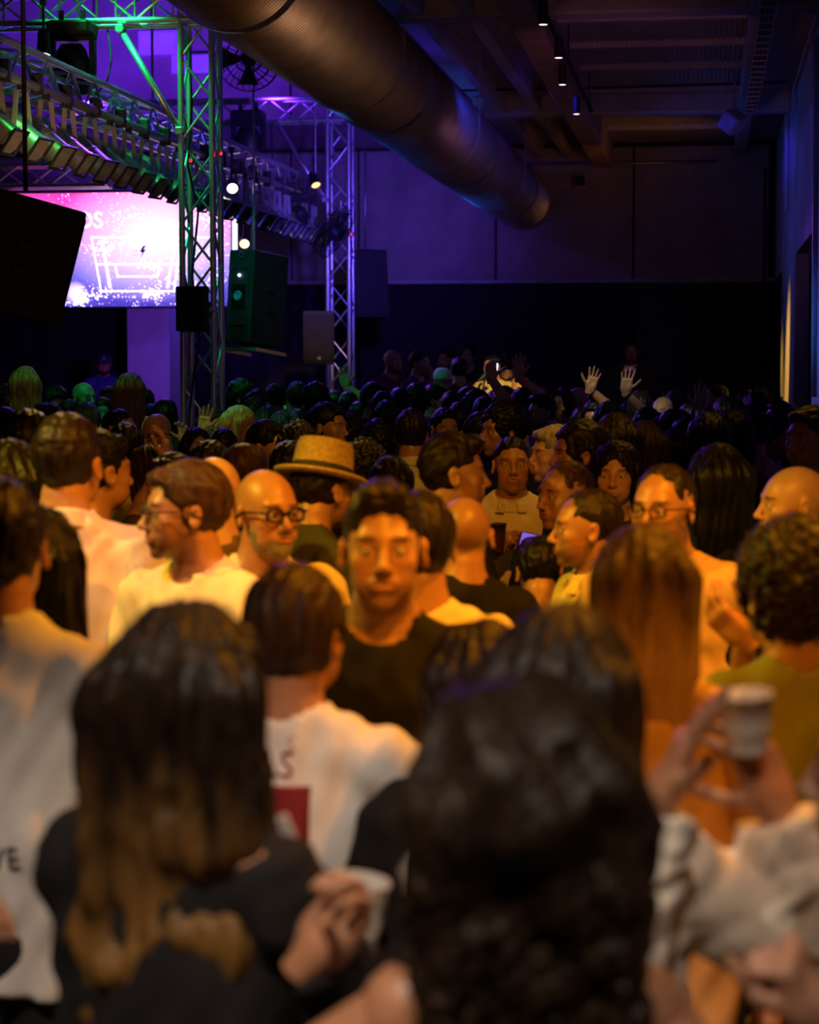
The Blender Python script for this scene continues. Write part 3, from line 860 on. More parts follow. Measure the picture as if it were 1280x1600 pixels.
# back wall with upright panels between recessed joints
wb = MB().box((XL, YB + .12, 0), (XR + .5, YB + .4, 7.1)).build('wall_back', mat('joint_dark', (.05, .04, .04), .9)); struct(wb)
xs = [on_y(p, 350, YB).x for p in (-600, -330, -60, 150, 300, 455, 560, 775, 990, 1203)]
z0, z1, z2 = on_y(700, 439, YB).z, 4.55, 6.9
for i in range(len(xs)-1):
    for (a, c) in ((z0, z1), (z1, z2)):
        if i >= 6 and a == z1: continue
        MB().box((xs[i]+.012, YB, a+.012), (xs[i+1]-.012, YB+.13, c-.012), bev=.008).build('panel', M_conc, wb)
# ledge over the drapes
MB().box((on_y(440, 437, YB).x, YB - .05, z0 - .035), (XR, YB + .1, z0 + .01), bev=.006).build('trim_1', M_beam)['kind'] = 'structure'
MB().box((XL, YB - .25, 4.55), (on_y(640, 230, YB).x, YB, 4.86), bev=.02).build('trim_2', mat('dark_beam', (.10, .08, .08), .8))['kind'] = 'structure'
# right wall: openings for tall windows
yA, yB_, yC = on_x(1241.5, 500, XR).y, on_x(1221, 500, XR).y, on_x(1270, 500, XR).y
zT = on_x(1262, 372, XR).z
def wall_seg(y0, y1, za, zb, n):
    return (y0, y1, za, zb)
wr = MB()
for (y0, y1, za, zb) in ((-1.5, yC, 0, 4.7), (yC, yA, zT, 4.7), (yA, yB_, 0, 4.7), (yB_, YB, zT, 4.7)):
    wr.box((XR, y0, za), (XR + .3, y1, zb))
struct(wr.build('wall_right', mat('right_wall_paint', (.55, .50, .48), .75, noise=.18, scale=2.5, bump=.25)))
b = MB().box((XL - .2, -1.5, 0), (XL, YB, 7.1)); struct(b.build('wall_left', M_conc))
b = MB().box((XL, -1.7, 0), (XR + .5, -1.5, 7.1)); struct(b.build('wall_front', M_conc))
# windows with amber panes
M_fr = mat('window_frame_dark', (.03, .025, .025), .5)
M_pane = mat('window_pane', (.20, .09, .05), .25, noise=.2, scale=3)
for wi, (y0, y1) in enumerate(((yC, yA), (yB_, YB))):
    w = MB()
    w.box((XR+.12, y0, 0), (XR+.20, y0+.08, zT)); w.box((XR+.12, y1-.08, 0), (XR+.20, y1, zT)); w.box((XR+.12, y0, zT-.08), (XR+.20, y1, zT)); w.box((XR+.12, y0, 1.62), (XR+.20, y1, 1.70))
    n = 3
    for k in range(1, n): 
        yy = y0 + (y1-y0)*k/n; w.box((XR+.11, yy-.05, 0), (XR+.2, yy+.05, zT))
    wo = w.build('window_%d' % (wi+1), M_fr); struct(wo)
    for k in range(n):
        ya, yb = y0 + (y1-y0)*k/n + .05, y0 + (y1-y0)*(k+1)/n - .05
        for (za, zb) in ((.02, 1.62), (1.70, zT-.08)):
            MB().box((XR+.15, ya, za), (XR+.17, yb, zb)).build('pane', M_pane, wo)
# skirting and cross beams
for i, (px, py) in enumerate(((960, 20), (960, 178))):
    p = on_z(px, py, 4.40)
    struct(MB().box((-2.3, p.y, 4.40), (XR, p.y + .24, 4.6), bev=.02).build('beam', M_beam))
for x, wd, zb in ((-1.27, .22, 4.30), (-1.68, .10, 4.42), (-2.02, .10, 4.42), (.30, .14, 4.42)):
    struct(MB().box((x - wd/2, 5, zb), (x + wd/2, YB, 4.6), bev=.02).build('beam', mat('beam_orange_brown', (.50, .30, .20), .8, noise=.2, scale=4, bump=.3) if wd > .2 else M_beam))  # the widest beam has an orange-brown base colour
for py in (8, 28, 70, 105, 140, 200, 232):
    p = on_z(1000, py, 4.56)
    struct(MB().box((-1.15, p.y, 4.545), (.23, p.y + .06, 4.60)).build('purlin', M_beam))
# corrugated deck strips of the right bay (ribs run along the bay)
cb = MB()
for i in range(34): cb.box((-1.14 + i*.04, 10.0, 4.588), (-1.122 + i*.04, YB, 4.6))
o = cb.build('ceiling_ribs', M_deck); o['kind'] = 'structure'; o.parent = ceiling; o.name = 'rib'; o['kind'] = 'stuff'

# ------------------------------------------------------------------ ventilation duct
a0 = at(430, 0, 10.2); duct_x = -2.22; duct_z = 3.93; rD = .335
yd0, yd1 = 6.0, 23.3
root = empty('ventilation_duct', (duct_x, yd0, duct_z)); tag(root, 'long grey spiral metal air duct hanging under the ceiling', 'duct')
b = MB(); pitch_ = .042; n = int((yd1 - yd0)/pitch_); prof = []
for i in range(n):
    prof += [(rD, i*pitch_), (rD, i*pitch_ + pitch_*.60), (rD + .012, i*pitch_ + pitch_*.72), (rD + .012, i*pitch_ + pitch_*.88)]
prof.append((rD, n*pitch_))
b.lathe(prof, Matrix.Rotation(R(-90), 4, 'X'), 40)
o = b.build('duct_pipe', M_galv, root, smooth=True)
me = o.data; me.set_sharp_from_angle(angle=R(25))
for yy in (3.2, 7.4, 11.6, 15.6):
    MB().lathe([(rD+.010, yy-.04), (rD+.015, yy-.036), (rD+.015, yy+.036), (rD+.010, yy+.04)], Matrix.Rotation(R(-90), 4, 'X'), 40).build('collar', M_galv, root, smooth=True)
for yy in (2.2, 6.2, 10.2, 14.2):
    MB().tube((rD+.01, yy, 0), (rD+.01, yy, 4.6-duct_z), .004, n=6).ring((0, yy, 0), rD+.012, .006, (0, 1, 0), 32, 6).build('hanger', M_steel, root)

# ------------------------------------------------------------------ trusses
def truss(name, label, A, axis, up, L, w=.24, r=.025, bay=.30, group=None, plate=False, ladder=False):
    """square lattice truss: A is one corner chord's start, up and side span the section"""
    root = empty(name, A); tag(root, label, 'truss', group)
    ax = Vector(axis).normalized(); u = Vector(up).normalized(); s = ax.cross(u)
    cor = [Vector((0,0,0)), u*w, u*w + s*w, s*w]
    for c in cor: bar('chord', c, c + ax*L, r, M_alu, root)
    n = max(1, int(round(L/bay))); h = L/n
    for f in range(4):
        c0, c1 = cor[f], cor[(f+1) % 4]
        for k in range(n):
            if k % 2 == 0: p, q = c0 + ax*h*k, c1 + ax*h*(k+1)
            else: p, q = c1 + ax*h*k, c0 + ax*h*(k+1)
            bar('brace', p, q, r*.42, M_alu, root)
        bar('rung', c0 + ax*.03, c1 + ax*.03, r*.5, M_alu, root); bar('rung', c0 + ax*(L-.03), c1 + ax*(L-.03), r*.5, M_alu, root)
    if ladder:
        for k in range(n*2):
            bar('rung', cor[0] + ax*h*k/2, cor[1] + ax*h*k/2, r*.42, M_alu, root)
    if plate: MB().box((-.12, -.12-.0, 0), (w+.12, w+.12, .012), bev=.004).build('base_plate', M_steel, root)
    return root
c1 = at(285, 400, 15.1); c2 = at(512, 400, 21.9)
OCC_COL = [((c1.x, c1.y)), ((c2.x, c2.y))]
for q_ in ((297, 15.2), (525, 22.0)): OCC.append(((q_[0]-640)/FPX*q_[1], q_[1]))
XC, YC1, YC2 = c1.x, c1.y, c2.y
truss('truss_column', 'tall green-lit aluminium truss column standing in the crowd near the big screen', (c1.x, c1.y, 0), (0,0,1), (1,0,0), 4.95, plate=True)
# the column's section must run to +Y: axis x up = z x x = y
truss('truss_column', 'blue-lit aluminium truss column standing behind the small tan speaker', (c2.x, c2.y, 0), (0,0,1), (1,0,0), 5.0, plate=True)
zc = on_y(200, 32, YC1).z
truss('cross_truss', 'green-lit horizontal truss joining the near column at the top of the view', (XC + .24, YC1, zc), (-1,0,0), (0,0,1), 6.5, ladder=True)
zc2 = on_y(430, 189, YC2).z
truss('cross_truss', 'violet-lit horizontal truss reaching the far blue column', (c2.x + .24, YC2, zc2), (-1,0,0), (0,0,1), 6.5)
zl = on_y(60, 290, 20.2).z
truss('cross_truss', 'short blue-lit truss hanging over the top edge of the screen', (on_y(165, 270, 20.2).x, 20.2, zl), (-1,0,0), (0,0,1), 3.4, w=.22)
# sloping light truss running back over the stage edge
pn = at(-60, 33, 11.6); XT, ZT = -4.72, 3.86
pT = truss('lighting_truss', 'long truss of stage lamps running towards the back wall', (XT, 10.6, ZT), (0,1,0), (0,0,1), 11.4, w=.24, bay=.26)
XT0 = XT
def brace_tube(label, pa, pb):
    root = empty('knee_brace', pa); tag(root, label, 'brace')
    d = Vector(pb) - Vector(pa); MB().tube((0,0,0), d, .024, n=14).build('tube', M_alu, root, True)
    for e in (Vector((0,0,0)), d): MB().tube(e + Vector((0,-.03,0)), e + Vector((0,.06,0)), .034, n=12).box((e.x-.03, e.y-.035, e.z-.03), (e.x+.03, e.y+.035, e.z+.03), bev=.006).build('clamp', M_steel, root)
brace_tube('green-lit diagonal tube bracing the near column to its crossbar', on_y(188, 45, YC1-.03), on_y(281, 205, YC1-.03))
brace_tube('blue diagonal tube bracing the far column to its crossbar', on_y(432, 192, YC2-.03), on_y(508, 312, YC2-.03))
# pipe that carries the lamps
XP, ZP = XT + .10, ZT - .16
root = empty('lamp_pipe', (XT - .12, 10.4, ZT)); tag(root, 'dark pipe clamped along the lower chords of the long lamp truss', 'pipe')
MB().tube((.46, 0, -.02), (.46, 11.2, -.02), .030, n=14).build('pipe', M_steel, root, True)
for k in range(18):
    MB().box((.42, .4 + k*.62, -.07), (.50, .45 + k*.62, .07), bev=.008).build('clamp', M_blk, root)
# ------------------------------------------------------------------ PAR cans
M_chrome = mat('par_can_metal', (.55, .53, .50), .36, metal=.8, noise=.08, scale=8)
def par_can():
    root = empty('par_can', (0, 0, 0))
    d = Vector((.74, -.12, -.58)).normalized(); q = d.to_track_quat('Z', 'Y').to_matrix().to_4x4()
    T = Matrix.Translation((0, 0, -.34)) @ q
    body = MB().lathe([(.0, -.33), (.05, -.325), (.072, -.29), (.086, -.20), (.092, -.195), (.092, -.18), (.088, -.175), (.088, -.10), (.092, -.095), (.092, -.085), (.088, -.08), (.088, -.02), (.094, -.015), (.094, -.005), (.088, 0), (.088, .13), (.094, .135), (.094, .15), (.080, .15), (.078, .02), (.06, -.10), (.0, -.14)], T, 28)
    smooth_by_angle(body.build('can', M_chrome, root), 50)
    fr = MB()
    for (x0, y0, x1, y1) in ((-.094, -.094, .094, -.080), (-.094, .080, .094, .094), (-.094, -.080, -.080, .080), (.080, -.080, .094, .080)): fr.box((x0, y0, .152), (x1, y1, .166), T)
    fr.build('gel_frame', M_blk, root)
    MB().lathe([(0, -.02), (.05, -.015), (.078, .0)], T, 24).build('lens', mat('lens_dark', (.03, .02, .02), .1), root, True)
    y = MB()
    X = T @ Vector((.104, 0, 0)); 
    side = (q.to_3x3() @ Vector((1, 0, 0)))
    side = Vector((side.x, side.y, 0)).normalized()*.11
    c = Vector((0, 0, -.34))
    for s in (-1, 1):
        p = c + side*s; t = side*s*.55 + Vector((0, 0, -.06))
        w = Vector((-side.y, side.x, 0)).normalized()*.018; n_ = side.normalized()*.003
        pts = [p - w - n_, p + w - n_, p + w + n_, p - w + n_, t - w - n_, t + w - n_, t + w + n_, t - w + n_]
        y.add(pts, [(0,1,2,3), (7,6,5,4), (0,4,5,1), (1,5,6,2), (2,6,7,3), (3,7,4,0)])
    w = Vector((-side.y, side.x, 0)).normalized()*.018; t0, t1 = side*-.55 + Vector((0,0,-.06)), side*.55 + Vector((0,0,-.06))
    y.add([t0-w, t0+w, t1+w, t1-w, t0-w+Vector((0,0,.006)), t0+w+Vector((0,0,.006)), t1+w+Vector((0,0,.006)), t1-w+Vector((0,0,.006))], [(0,3,2,1),(4,5,6,7),(0,1,5,4),(1,2,6,5),(2,3,7,6),(3,0,4,7)])
    y.build('yoke', mat('yoke_metal', (.45, .42, .38), .5, metal=.6), root)
    MB().box((-.022, -.022, -.06), (.022, .022, .045), bev=.006).build('clamp', M_blk, root)
    return root
def children(o): return [c for c in bpy.data.objects if c.parent == o]
def copy_tree(o, parent=None):
    c = o.copy(); COL.objects.link(c); c.parent = parent
    for ch in list(o.children): copy_tree(ch, c)
    return c
proto = par_can(); k = 0
n_par = 22
ORD = 'first second third fourth fifth sixth seventh eighth ninth tenth eleventh twelfth thirteenth fourteenth fifteenth sixteenth seventeenth eighteenth nineteenth twentieth twenty-first twenty-second'.split()
for k in range(n_par):
    yy = 11.9 + k*.475
    o = proto if k == 0 else copy_tree(proto)
    o.location = (XT + .34, yy, ZT - .03)
    if k: o.rotation_euler = (0, 0, R(random.uniform(-7, 7)))
    o['category'] = 'stage lamp'; o['group'] = 'stage lamps hung in a row under the long truss'
    o['label'] = 'metal stage lamp can, ' + ORD[k] + ' in the row counted from the frame-side end'
# other fixtures
def lamp_can(loc, label, r=.06, L=.17, glow=None, gs=8, d=(0.2, -.3, -1), rod=.35):
    root = empty('spotlight', loc); tag(root, label, 'spotlight')
    q = Vector(d).normalized().to_track_quat('Z', 'Y').to_matrix().to_4x4()
    smooth_by_angle(MB().lathe([(0, -L), (r*.6, -L), (r*.8, -L*.9), (r*.85, -L*.3), (r, 0), (r*1.1, .012), (r*1.1, .03), (r*.92, .03), (r*.88, .0)], q, 24).build('housing', M_blk, root), 50)
    MB().lathe([(0, .012), (r*.9, .014)], q, 24).build('lens', mat('glow_' + label[:6], glow, .3, emit=glow, estr=gs) if glow else mat('lens_dark', (.03, .02, .02), .1), root, True)
    top = -Vector(d).normalized()*L*.5
    MB().tube(top, top + Vector((0, 0, rod)), .010, n=8).box((top.x-.02, top.y-.02, rod+top.z-.02), (top.x+.02, top.y+.02, rod+top.z+.03)).build('bracket', M_blk, root)
    return root
def moving_head(loc, label, s=1.0, rx=20):
    root = empty('moving_head', loc); root.scale = (s, s, s); tag(root, label, 'stage light')
    MB().box((-.16, -.12, -.02), (.16, .12, .08), bev=.02).tube((-.08, 0, .08), (-.08, 0, .16), .02).tube((.08, 0, .08), (.08, 0, .16), .02).build('base', M_blk, root)
    y = MB().box((-.17, -.04, -.30), (-.13, .04, -.0), bev=.012).box((.13, -.04, -.30), (.17, .04, 0), bev=.012).box((-.17, -.05, -.06), (.17, .05, -.02), bev=.01); y.build('yoke', M_blk, root)
    M = Matrix.Translation((0, 0, -.24)) @ Matrix.Rotation(R(rx), 4, 'X')
    smooth_by_angle(MB().lathe([(0, .17), (.07, .165), (.105, .12), (.125, .03), (.125, -.08), (.105, -.16), (.10, -.19), (.085, -.19), (.08, -.17), (0, -.165)], M, 24).build('head', M_blk, root), 40)
    for a in range(6):
        MB().box((-.128, -.01, -.06+a*.02), (.128, .01, -.052+a*.02), M).build('vent_fin', M_blk2, root)
    return root
lamp_can(at(68, 82, 14.4), 'small warm-tipped spotlight under the green crossbar', .055, .17, (1, .62, .35), 2.2, (.1, -.35, -1), .28)
moving_head(at(113, 52, 14.9), 'black moving head light clamped under the green crossbar', 1.05, 12)
moving_head(at(388, 186, 21.7), 'black moving head light under the violet crossbar', 1.1, 8)
moving_head(at(468, 326, 21.0) + Vector((0,0,.1)), 'dark moving head light at the far end of the lamp row', .7, 60)
lamp_can(at(363, 293, 17.5), 'bright white spotlight shining beside the near column', .05, .14, (1.0, .88, .62), 14, (.25, -.8, -.4), .30)
lamp_can(at(493, 287, 21.4), 'amber-rimmed spotlight hanging beside the far column', .055, .15, (1, .62, .18), 1.6, (.35, -.5, -.7), .2)
lamp_can(at(382, 380, 18.5), 'small spotlight with an amber lens below the lamp row', .05, .12, (.8, .45, .2), .9, (.2, -.8, -.3), .78)
# indicator lamps on the columns
for (px, py, d_, lab) in ((298, 251, 15.0, 'upper red indicator light on the near truss column'), (345, 240, 15.0, 'red indicator light on the rear tube of the near column'),
                          (549, 366, 21.7, 'red indicator light on the far truss column'), (517, 369, 21.8, 'faint red indicator light inside the far fan')):
    p = at(px, py, d_); root = empty('indicator_light', p); tag(root, lab, 'light')
    MB().box((-.02, -.005, -.02), (.02, .03, .02), bev=.004).build('housing', M_blk, root)
    MB().lathe([(0, -.012), (.008, -.010), (.012, 0), (.010, .01)], Matrix.Rotation(R(90), 4, 'X'), 12).build('bulb', mat('red_glow', (1, .02, .03), .3, emit=(1, .02, .05), estr=14), root, True)
# hanging cable
cp = [at(167, 44, 15.3), at(172, 70, 15.3), at(174, 95, 15.2), at(168, 125, 15.0), at(150, 148, 14.8)]
tag(MB().path(cp, .008, 8).build('cable', mat('cable_black', (.02, .02, .03), .5), smooth=True), 'thin black cable looping down from the green crossbar', 'cable')
tag(MB().path([at(293, 60, 15.05), at(300, 160, 15.1), at(294, 260, 15.1), at(310, 330, 15.15), at(300, 430, 15.1), at(312, 520, 15.1), at(296, 640, 15.1)], .010, 8).build('cable', M_blk, smooth=True), 'black cable running down inside the near truss column', 'cable')
# fans
def fan(loc, label, Rf, axis, s=1):
    root = empty('fan', loc); tag(root, label, 'fan'); q = Vector(axis).normalized().to_track_quat('Z', 'Y').to_matrix().to_4x4()
    cg = MB()
    for zz, rr in ((.05, 1), (-.05, 1), (.07, .72), (-.07, .72), (.08, .42), (-.08, .42)):
        cg.ring(q @ Vector((0, 0, zz)), Rf*rr, .005, axis, 40, 6)
    for k in range(28):
        a = 2*math.pi*k/28
        for sg in (-1, 1):
            cg.path([q @ Vector((Rf*f*math.cos(a+.3*f), Rf*f*math.sin(a+.3*f), sg*z_)) for f, z_ in ((.12, .085), (.42, .08), (.72, .07), (1, .05), (1.0, 0))], .0025, 4)
    cg.build('cage', M_blk, root)
    for k in range(4):
        a = math.pi/2*k; bl = MB(); V = []
        for f in (.12, .35, .6, .88):
            for w_ in (-1, 1):
                aa = a + w_*(.42 - .15*(1-f)); V.append(q @ Vector((Rf*f*math.cos(aa), Rf*f*math.sin(aa), w_*.03)))
        V2 = [v + q.to_3x3() @ Vector((0, 0, .004)) for v in V]
        F = []
        for i in range(3): F += [(2*i, 2*i+1, 2*i+3, 2*i+2), (8+2*i, 8+2*i+2, 8+2*i+3, 8+2*i+1)]
        bl.add(V + V2, F).build('blade', M_blk, root)
    MB().lathe([(0, -.11), (.05, -.11), (.07, -.08), (.07, .05), (.04, .07), (0, .07)], q, 20).build('motor', M_blk, root, True)
    MB().tube(q @ Vector((0, 0, -.09)), q @ Vector((0, 0, -.09)) + Vector((.0, .02, Rf + .08)), .012).build('bracket', M_steel, root)
fan(at(388, 92, 17.0), 'round caged fan hanging above the violet crossbar', .27, (.3, -1, -.15))
fan(at(522, 362, 21.5), 'caged fan clamped to the far truss column', .30, (-.75, -.5, .55))

# ------------------------------------------------------------------ loudspeakers
def speaker(loc, w, dp, h, yaw, tilt, label, back=False, feet=False, badge=False, hang=None):
    root = empty('loudspeaker', loc); root.rotation_euler = (R(tilt), 0, YAW + R(yaw)); tag(root, label, 'loudspeaker')
    b = MB(); t = .72                                         # narrower at the rear
    V = [(-w/2, -dp/2, -h/2), (w/2, -dp/2, -h/2), (w/2*t, dp/2, -h/2), (-w/2*t, dp/2, -h/2), (-w/2, -dp/2, h/2), (w/2, -dp/2, h/2), (w/2*t, dp/2, h/2), (-w/2*t, dp/2, h/2)]
    b.add(V, [(0,3,2,1),(4,5,6,7),(0,1,5,4),(1,2,6,5),(2,3,7,6),(3,0,4,7)])
    cab = b.build('cabinet', M_blk2, root); md = cab.modifiers.new('bevel', 'BEVEL'); md.width = .012; md.segments = 2
    g = MB(); g.box((-w/2+.02, -dp/2-.012, -h/2+.03), (w/2-.02, -dp/2+.002, h/2-.03), bev=.01); g.build('grille', mat('speaker_grille', (.03, .028, .026), .7, noise=.5, scale=220, bump=.8), root)
    if badge: MB().box((-.018, -dp/2-.016, -h/2+.05), (.018, -dp/2-.010, -h/2+.085), bev=.003).build('badge', mat('badge', (.35, .33, .30), .5), root)
    for s in (-1, 1):
        for zz in (h*.10, -h*.12):
            x = s*(w/2*(1+t)/2)
            MB().box((x-.012, -.05, zz-.022), (x+.012, .05, zz+.022), bev=.006).build('handle', M_blk, root)
    if back:
        y = dp/2
        MB().box((-w*.26, y-.004, -h*.32), (w*.26, y+.012, h*.34), bev=.004).build('amplifier_plate', mat('amp_plate', (.05, .055, .055), .4, metal=.3), root)
        for k in range(12): MB().box((-w*.20 + k*w*.034, y+.010, -h*.14), (-w*.20 + k*w*.034 + .004, y+.028, h*.12)).build('heat_sink_fin', M_blk, root)
        MB().ring((0, y+.030, 0), .036, .006, (0, 1, 0), 24, 6).lathe([(0, 0), (.030, .002)], Matrix.Translation((0, y+.028, 0)) @ Matrix.Rotation(R(-90), 4, 'X'), 20).build('round_emblem', mat('emblem_cyan', (.10, .5, .55), .4), root)
        MB().lathe([(0, .01), (.010, .006), (.012, 0)], Matrix.Translation((0, y+.02, h*.22)) @ Matrix.Rotation(R(-90), 4, 'X'), 12).build('status_light', mat('white_led', (.6, .7, 1), .3, emit=(.55, .65, 1), estr=10), root)
        for k in range(4): MB().tube((-.06+k*.04, y+.01, h*.29), (-.06+k*.04, y+.024, h*.29), .010).build('knob', M_blk, root)
        MB().ring((0, y+.01, h*.44), .022, .005, (0, 1, 0), 20, 6).build('eye_bolt', M_steel, root)
    return root
# large one near the frame edge
p = at(22, 398, 9.5); big = speaker(p, .44, .46, .56, 118, 0, 'large black loudspeaker hanging in front of the screen corner')
big.rotation_euler = (Matrix.Rotation(R(15), 3, Vector((-math.sin(YAW), math.cos(YAW), 0))) @ big.rotation_euler.to_matrix()).to_euler()
p = at(398, 468, 17.2); s2 = speaker(p, .36, .46, .80, 205, 0, 'tall teal-lit loudspeaker showing its amplifier plate beside the screen', back=True)
s2.rotation_euler = (R(6), 0, YAW + R(150))
fr = MB().box((-.20, -.24, -.47), (-.17, .24, -.44)).box((.17, -.24, -.47), (.20, .24, -.44)).box((-.20, .20, -.47), (.20, .24, -.44)); fr.build('mounting_frame', M_steel, s2)
MB().tube((0, .1, .4), (0, .1, 1.15), .006, n=6).build('suspension_wire', M_steel, s2)
p = at(304, 483, 14.85); speaker(p, .245, .20, .335, -8, 0, 'small black loudspeaker strapped to the near truss column')
p = at(494, 528, 21.3); tan_sp = speaker(p, .34, .30, .57, 14, 0, 'tan-lit loudspeaker in front of the far truss column', badge=True)
p = at(571, 446, 22.3); speaker(p, .40, .36, .76, 30, -6, 'dark loudspeaker hanging behind the far truss column')
# mounts that carry the speakers
def hanger(label, p, zt, r=.010):
    p = Vector(p); tag(MB().path([p, Vector((p.x, p.y, zt))], r, 8).build('hanging_rod', M_steel), label, 'bracket')
hanger('steel rod above the amplifier-plated loudspeaker', Vector(s2.location) + Vector((0, 0, .38)), 6.9)
hanger('steel rod that carries the caged fan above the crossbar', at(388, 60, 17.0), 6.9)
hanger('rod holding the black moving head under the violet crossbar', at(388, 186, 21.7), zc2 + .02, .02)
hanger('rod holding the amber-rimmed spotlight', at(493, 270, 21.4), zc2 + .1)
hanger('rod holding the video wall at its bottom-view corner', Vector((on_y(90, 305, 20.65).x, 20.65, on_y(90, 305, 20.65).z - .1)), zl, .015)
hanger('second rod holding the video wall beside the near column', Vector((on_y(240, 305, 20.65).x, 20.65, on_y(90, 305, 20.65).z - .1)), 6.9, .015)

def pole_mount(label, pts, r=.018):
    tag(MB().path(pts, r, 8).build('speaker_bracket', M_steel, smooth=True), label, 'bracket')
pole_mount('bracket holding the small loudspeaker to the near column', [at(322, 485, 14.9), at(334, 485, 15.1)])
pole_mount('bracket holding the tan-lit loudspeaker to the far column', [at(508, 528, 21.3), at(514, 528, 21.9)])
pole_mount('steel hanger above the dark loudspeaker behind the column', [at(571, 398, 22.3), at(571, 398, 22.3) + Vector((0, 0, 1.2))], .01)
pole_mount('steel hanger above the large black loudspeaker', [at(40, 300, 9.5), at(40, 300, 9.5) + Vector((0, 0, 4.0))], .012)

# ------------------------------------------------------------------ LED screen
YS = 20.6
sa, sb = on_y(14, 303, YS), on_y(361, 478, YS)
W_, H_ = sb.x - sa.x, sa.z - sb.z
scr = empty('led_screen', ((sa.x+sb.x)/2, YS, sb.z)); tag(scr, 'glowing pink and violet video wall above the stage', 'screen')
MB().box((-W_/2-.02, .01, -.02), (W_/2+.02, .12, H_+.02), bev=.01).build('frame', M_blk, scr)
MB().box((W_/2+.02, .0, .0), (W_/2+.05, .10, H_*.85)).build('side_edge', mat('screen_edge', (.9, .85, 1), .4, emit=(.9, .82, 1), estr=1.6), scr)
m = bpy.data.materials.new('screen_picture'); m.use_nodes = True; nt = m.node_tree; N, L = nt.nodes, nt.links
N.remove(N['Principled BSDF']); em = N.new('ShaderNodeEmission'); L.new(em.outputs[0], N['Material Output'].inputs[0])
tc = N.new('ShaderNodeTexCoord'); sp = N.new('ShaderNodeSeparateXYZ'); L.new(tc.outputs['Generated'], sp.inputs[0])
def mth(op, a, b=None, c=None):
    n = N.new('ShaderNodeMath'); n.operation = op
    for i, v in enumerate((a, b, c)):
        if v is None: continue
        if isinstance(v, (int, float)): n.inputs[i].default_value = v
        else: L.new(v, n.inputs[i])
    return n.outputs[0]
rp = N.new('ShaderNodeValToRGB'); cr = rp.color_ramp
cr.elements[0].position = 0.0; cr.elements[0].color = (.06, .04, .45, 1); cr.elements[1].position = 1.0; cr.elements[1].color = (.85, .04, .45, 1)
for pos, c in ((.20, (.13, .10, .60)), (.45, (.20, .10, .62)), (.62, (.34, .06, .48)), (.82, (.75, .08, .48))):
    e = cr.elements.new(pos); e.color = c + (1,)
nz = N.new('ShaderNodeTexNoise'); nz.inputs['Scale'].default_value = 5; nz.inputs['Detail'].default_value = 6; L.new(tc.outputs['Generated'], nz.inputs['Vector'])
L.new(mth('ADD', sp.outputs['Z'], mth('MULTIPLY', mth('SUBTRACT', nz.outputs['Fac'], .5), .5)), rp.inputs[0])
# bright burst in the middle
dx = mth('DIVIDE', mth('SUBTRACT', sp.outputs['X'], .66), .40); dz = mth('DIVIDE', mth('SUBTRACT', sp.outputs['Z'], .62), .52)
rad = mth('SQRT', mth('ADD', mth('POWER', mth('ABSOLUTE', dx), 2), mth('POWER', mth('ABSOLUTE', dz), 2)))
burst = mth('MAXIMUM', mth('SUBTRACT', 1.15, rad), 0)
s2x = mth('DIVIDE', mth('SUBTRACT', sp.outputs['X'], .30), .05); s2z = mth('DIVIDE', mth('SUBTRACT', sp.outputs['Z'], .12), .10)
star = mth('MAXIMUM', mth('SUBTRACT', 1.1, mth('SQRT', mth('ADD', mth('POWER', mth('ABSOLUTE', s2x), 2), mth('POWER', mth('ABSOLUTE', s2z), 2)))), 0)
vo = N.new('ShaderNodeTexVoronoi'); vo.inputs['Scale'].default_value = 1; mp = N.new('ShaderNodeMapping'); mp.inputs['Scale'].default_value = (84, 1, 46); L.new(tc.outputs['Generated'], mp.inputs[0]); L.new(mp.outputs[0], vo.inputs['Vector'])
dots = mth('MULTIPLY', mth('LESS_THAN', vo.outputs['Distance'], mth('ADD', .01, mth('MULTIPLY', mth('POWER', nz.outputs['Fac'], 4), 2.6))), 2.2)
wht = mth('ADD', mth('MULTIPLY', burst, 1.25), mth('ADD', dots, mth('MULTIPLY', star, 1.6)))
cmb = N.new('ShaderNodeMix'); cmb.data_type = 'RGBA'; cmb.blend_type = 'ADD'; cmb.inputs[0].default_value = 1; L.new(rp.outputs[0], cmb.inputs[6])
mul = N.new('ShaderNodeMix'); mul.data_type = 'RGBA'; mul.blend_type = 'MULTIPLY'; mul.inputs[0].default_value = 1; mul.inputs[6].default_value = (.80, .55, .85, 1)
cc = N.new('ShaderNodeCombineColor'); 
for i in range(3): L.new(wht, cc.inputs[i])
L.new(cc.outputs[0], mul.inputs[7]); L.new(mul.outputs[2], cmb.inputs[7]); L.new(cmb.outputs[2], em.inputs[0]); em.inputs[1].default_value = 1.25
MB().box((-W_/2, 0, 0), (W_/2, .01, H_)).build('display', m, scr)
M_gl = mat('screen_white', (1, 1, 1), .5, emit=(1, .86, 1), estr=2.2); M_pk = mat('screen_pink', (1, .5, .7), .5, emit=(1, .55, .80), estr=1.6)
def spx(px, py):   # point on the screen plane, local
    p = on_y(px, py, YS) - scr.location; return (p.x, p.z)
def strip(px0, py0, px1, py1, w, m_, name='glowing_line'):
    (xa, za), (xb, zb) = spx(px0, py0), spx(px1, py1); d = Vector((xb-xa, zb-za)).normalized()*w; n = Vector((-d.y, d.x))
    V = [(xa-d.x-n.x, -.004, za-d.y-n.y), (xb+d.x-n.x, -.004, zb+d.y-n.y), (xb+d.x+n.x, -.004, zb+d.y+n.y), (xa-d.x+n.x, -.004, za-d.y+n.y)]
    V += [(v[0], .001, v[2]) for v in V]
    MB().add(V, [(0,1,2,3), (0,4,5,1), (1,5,6,2), (2,6,7,3), (3,7,4,0)]).build(name, m_, scr)
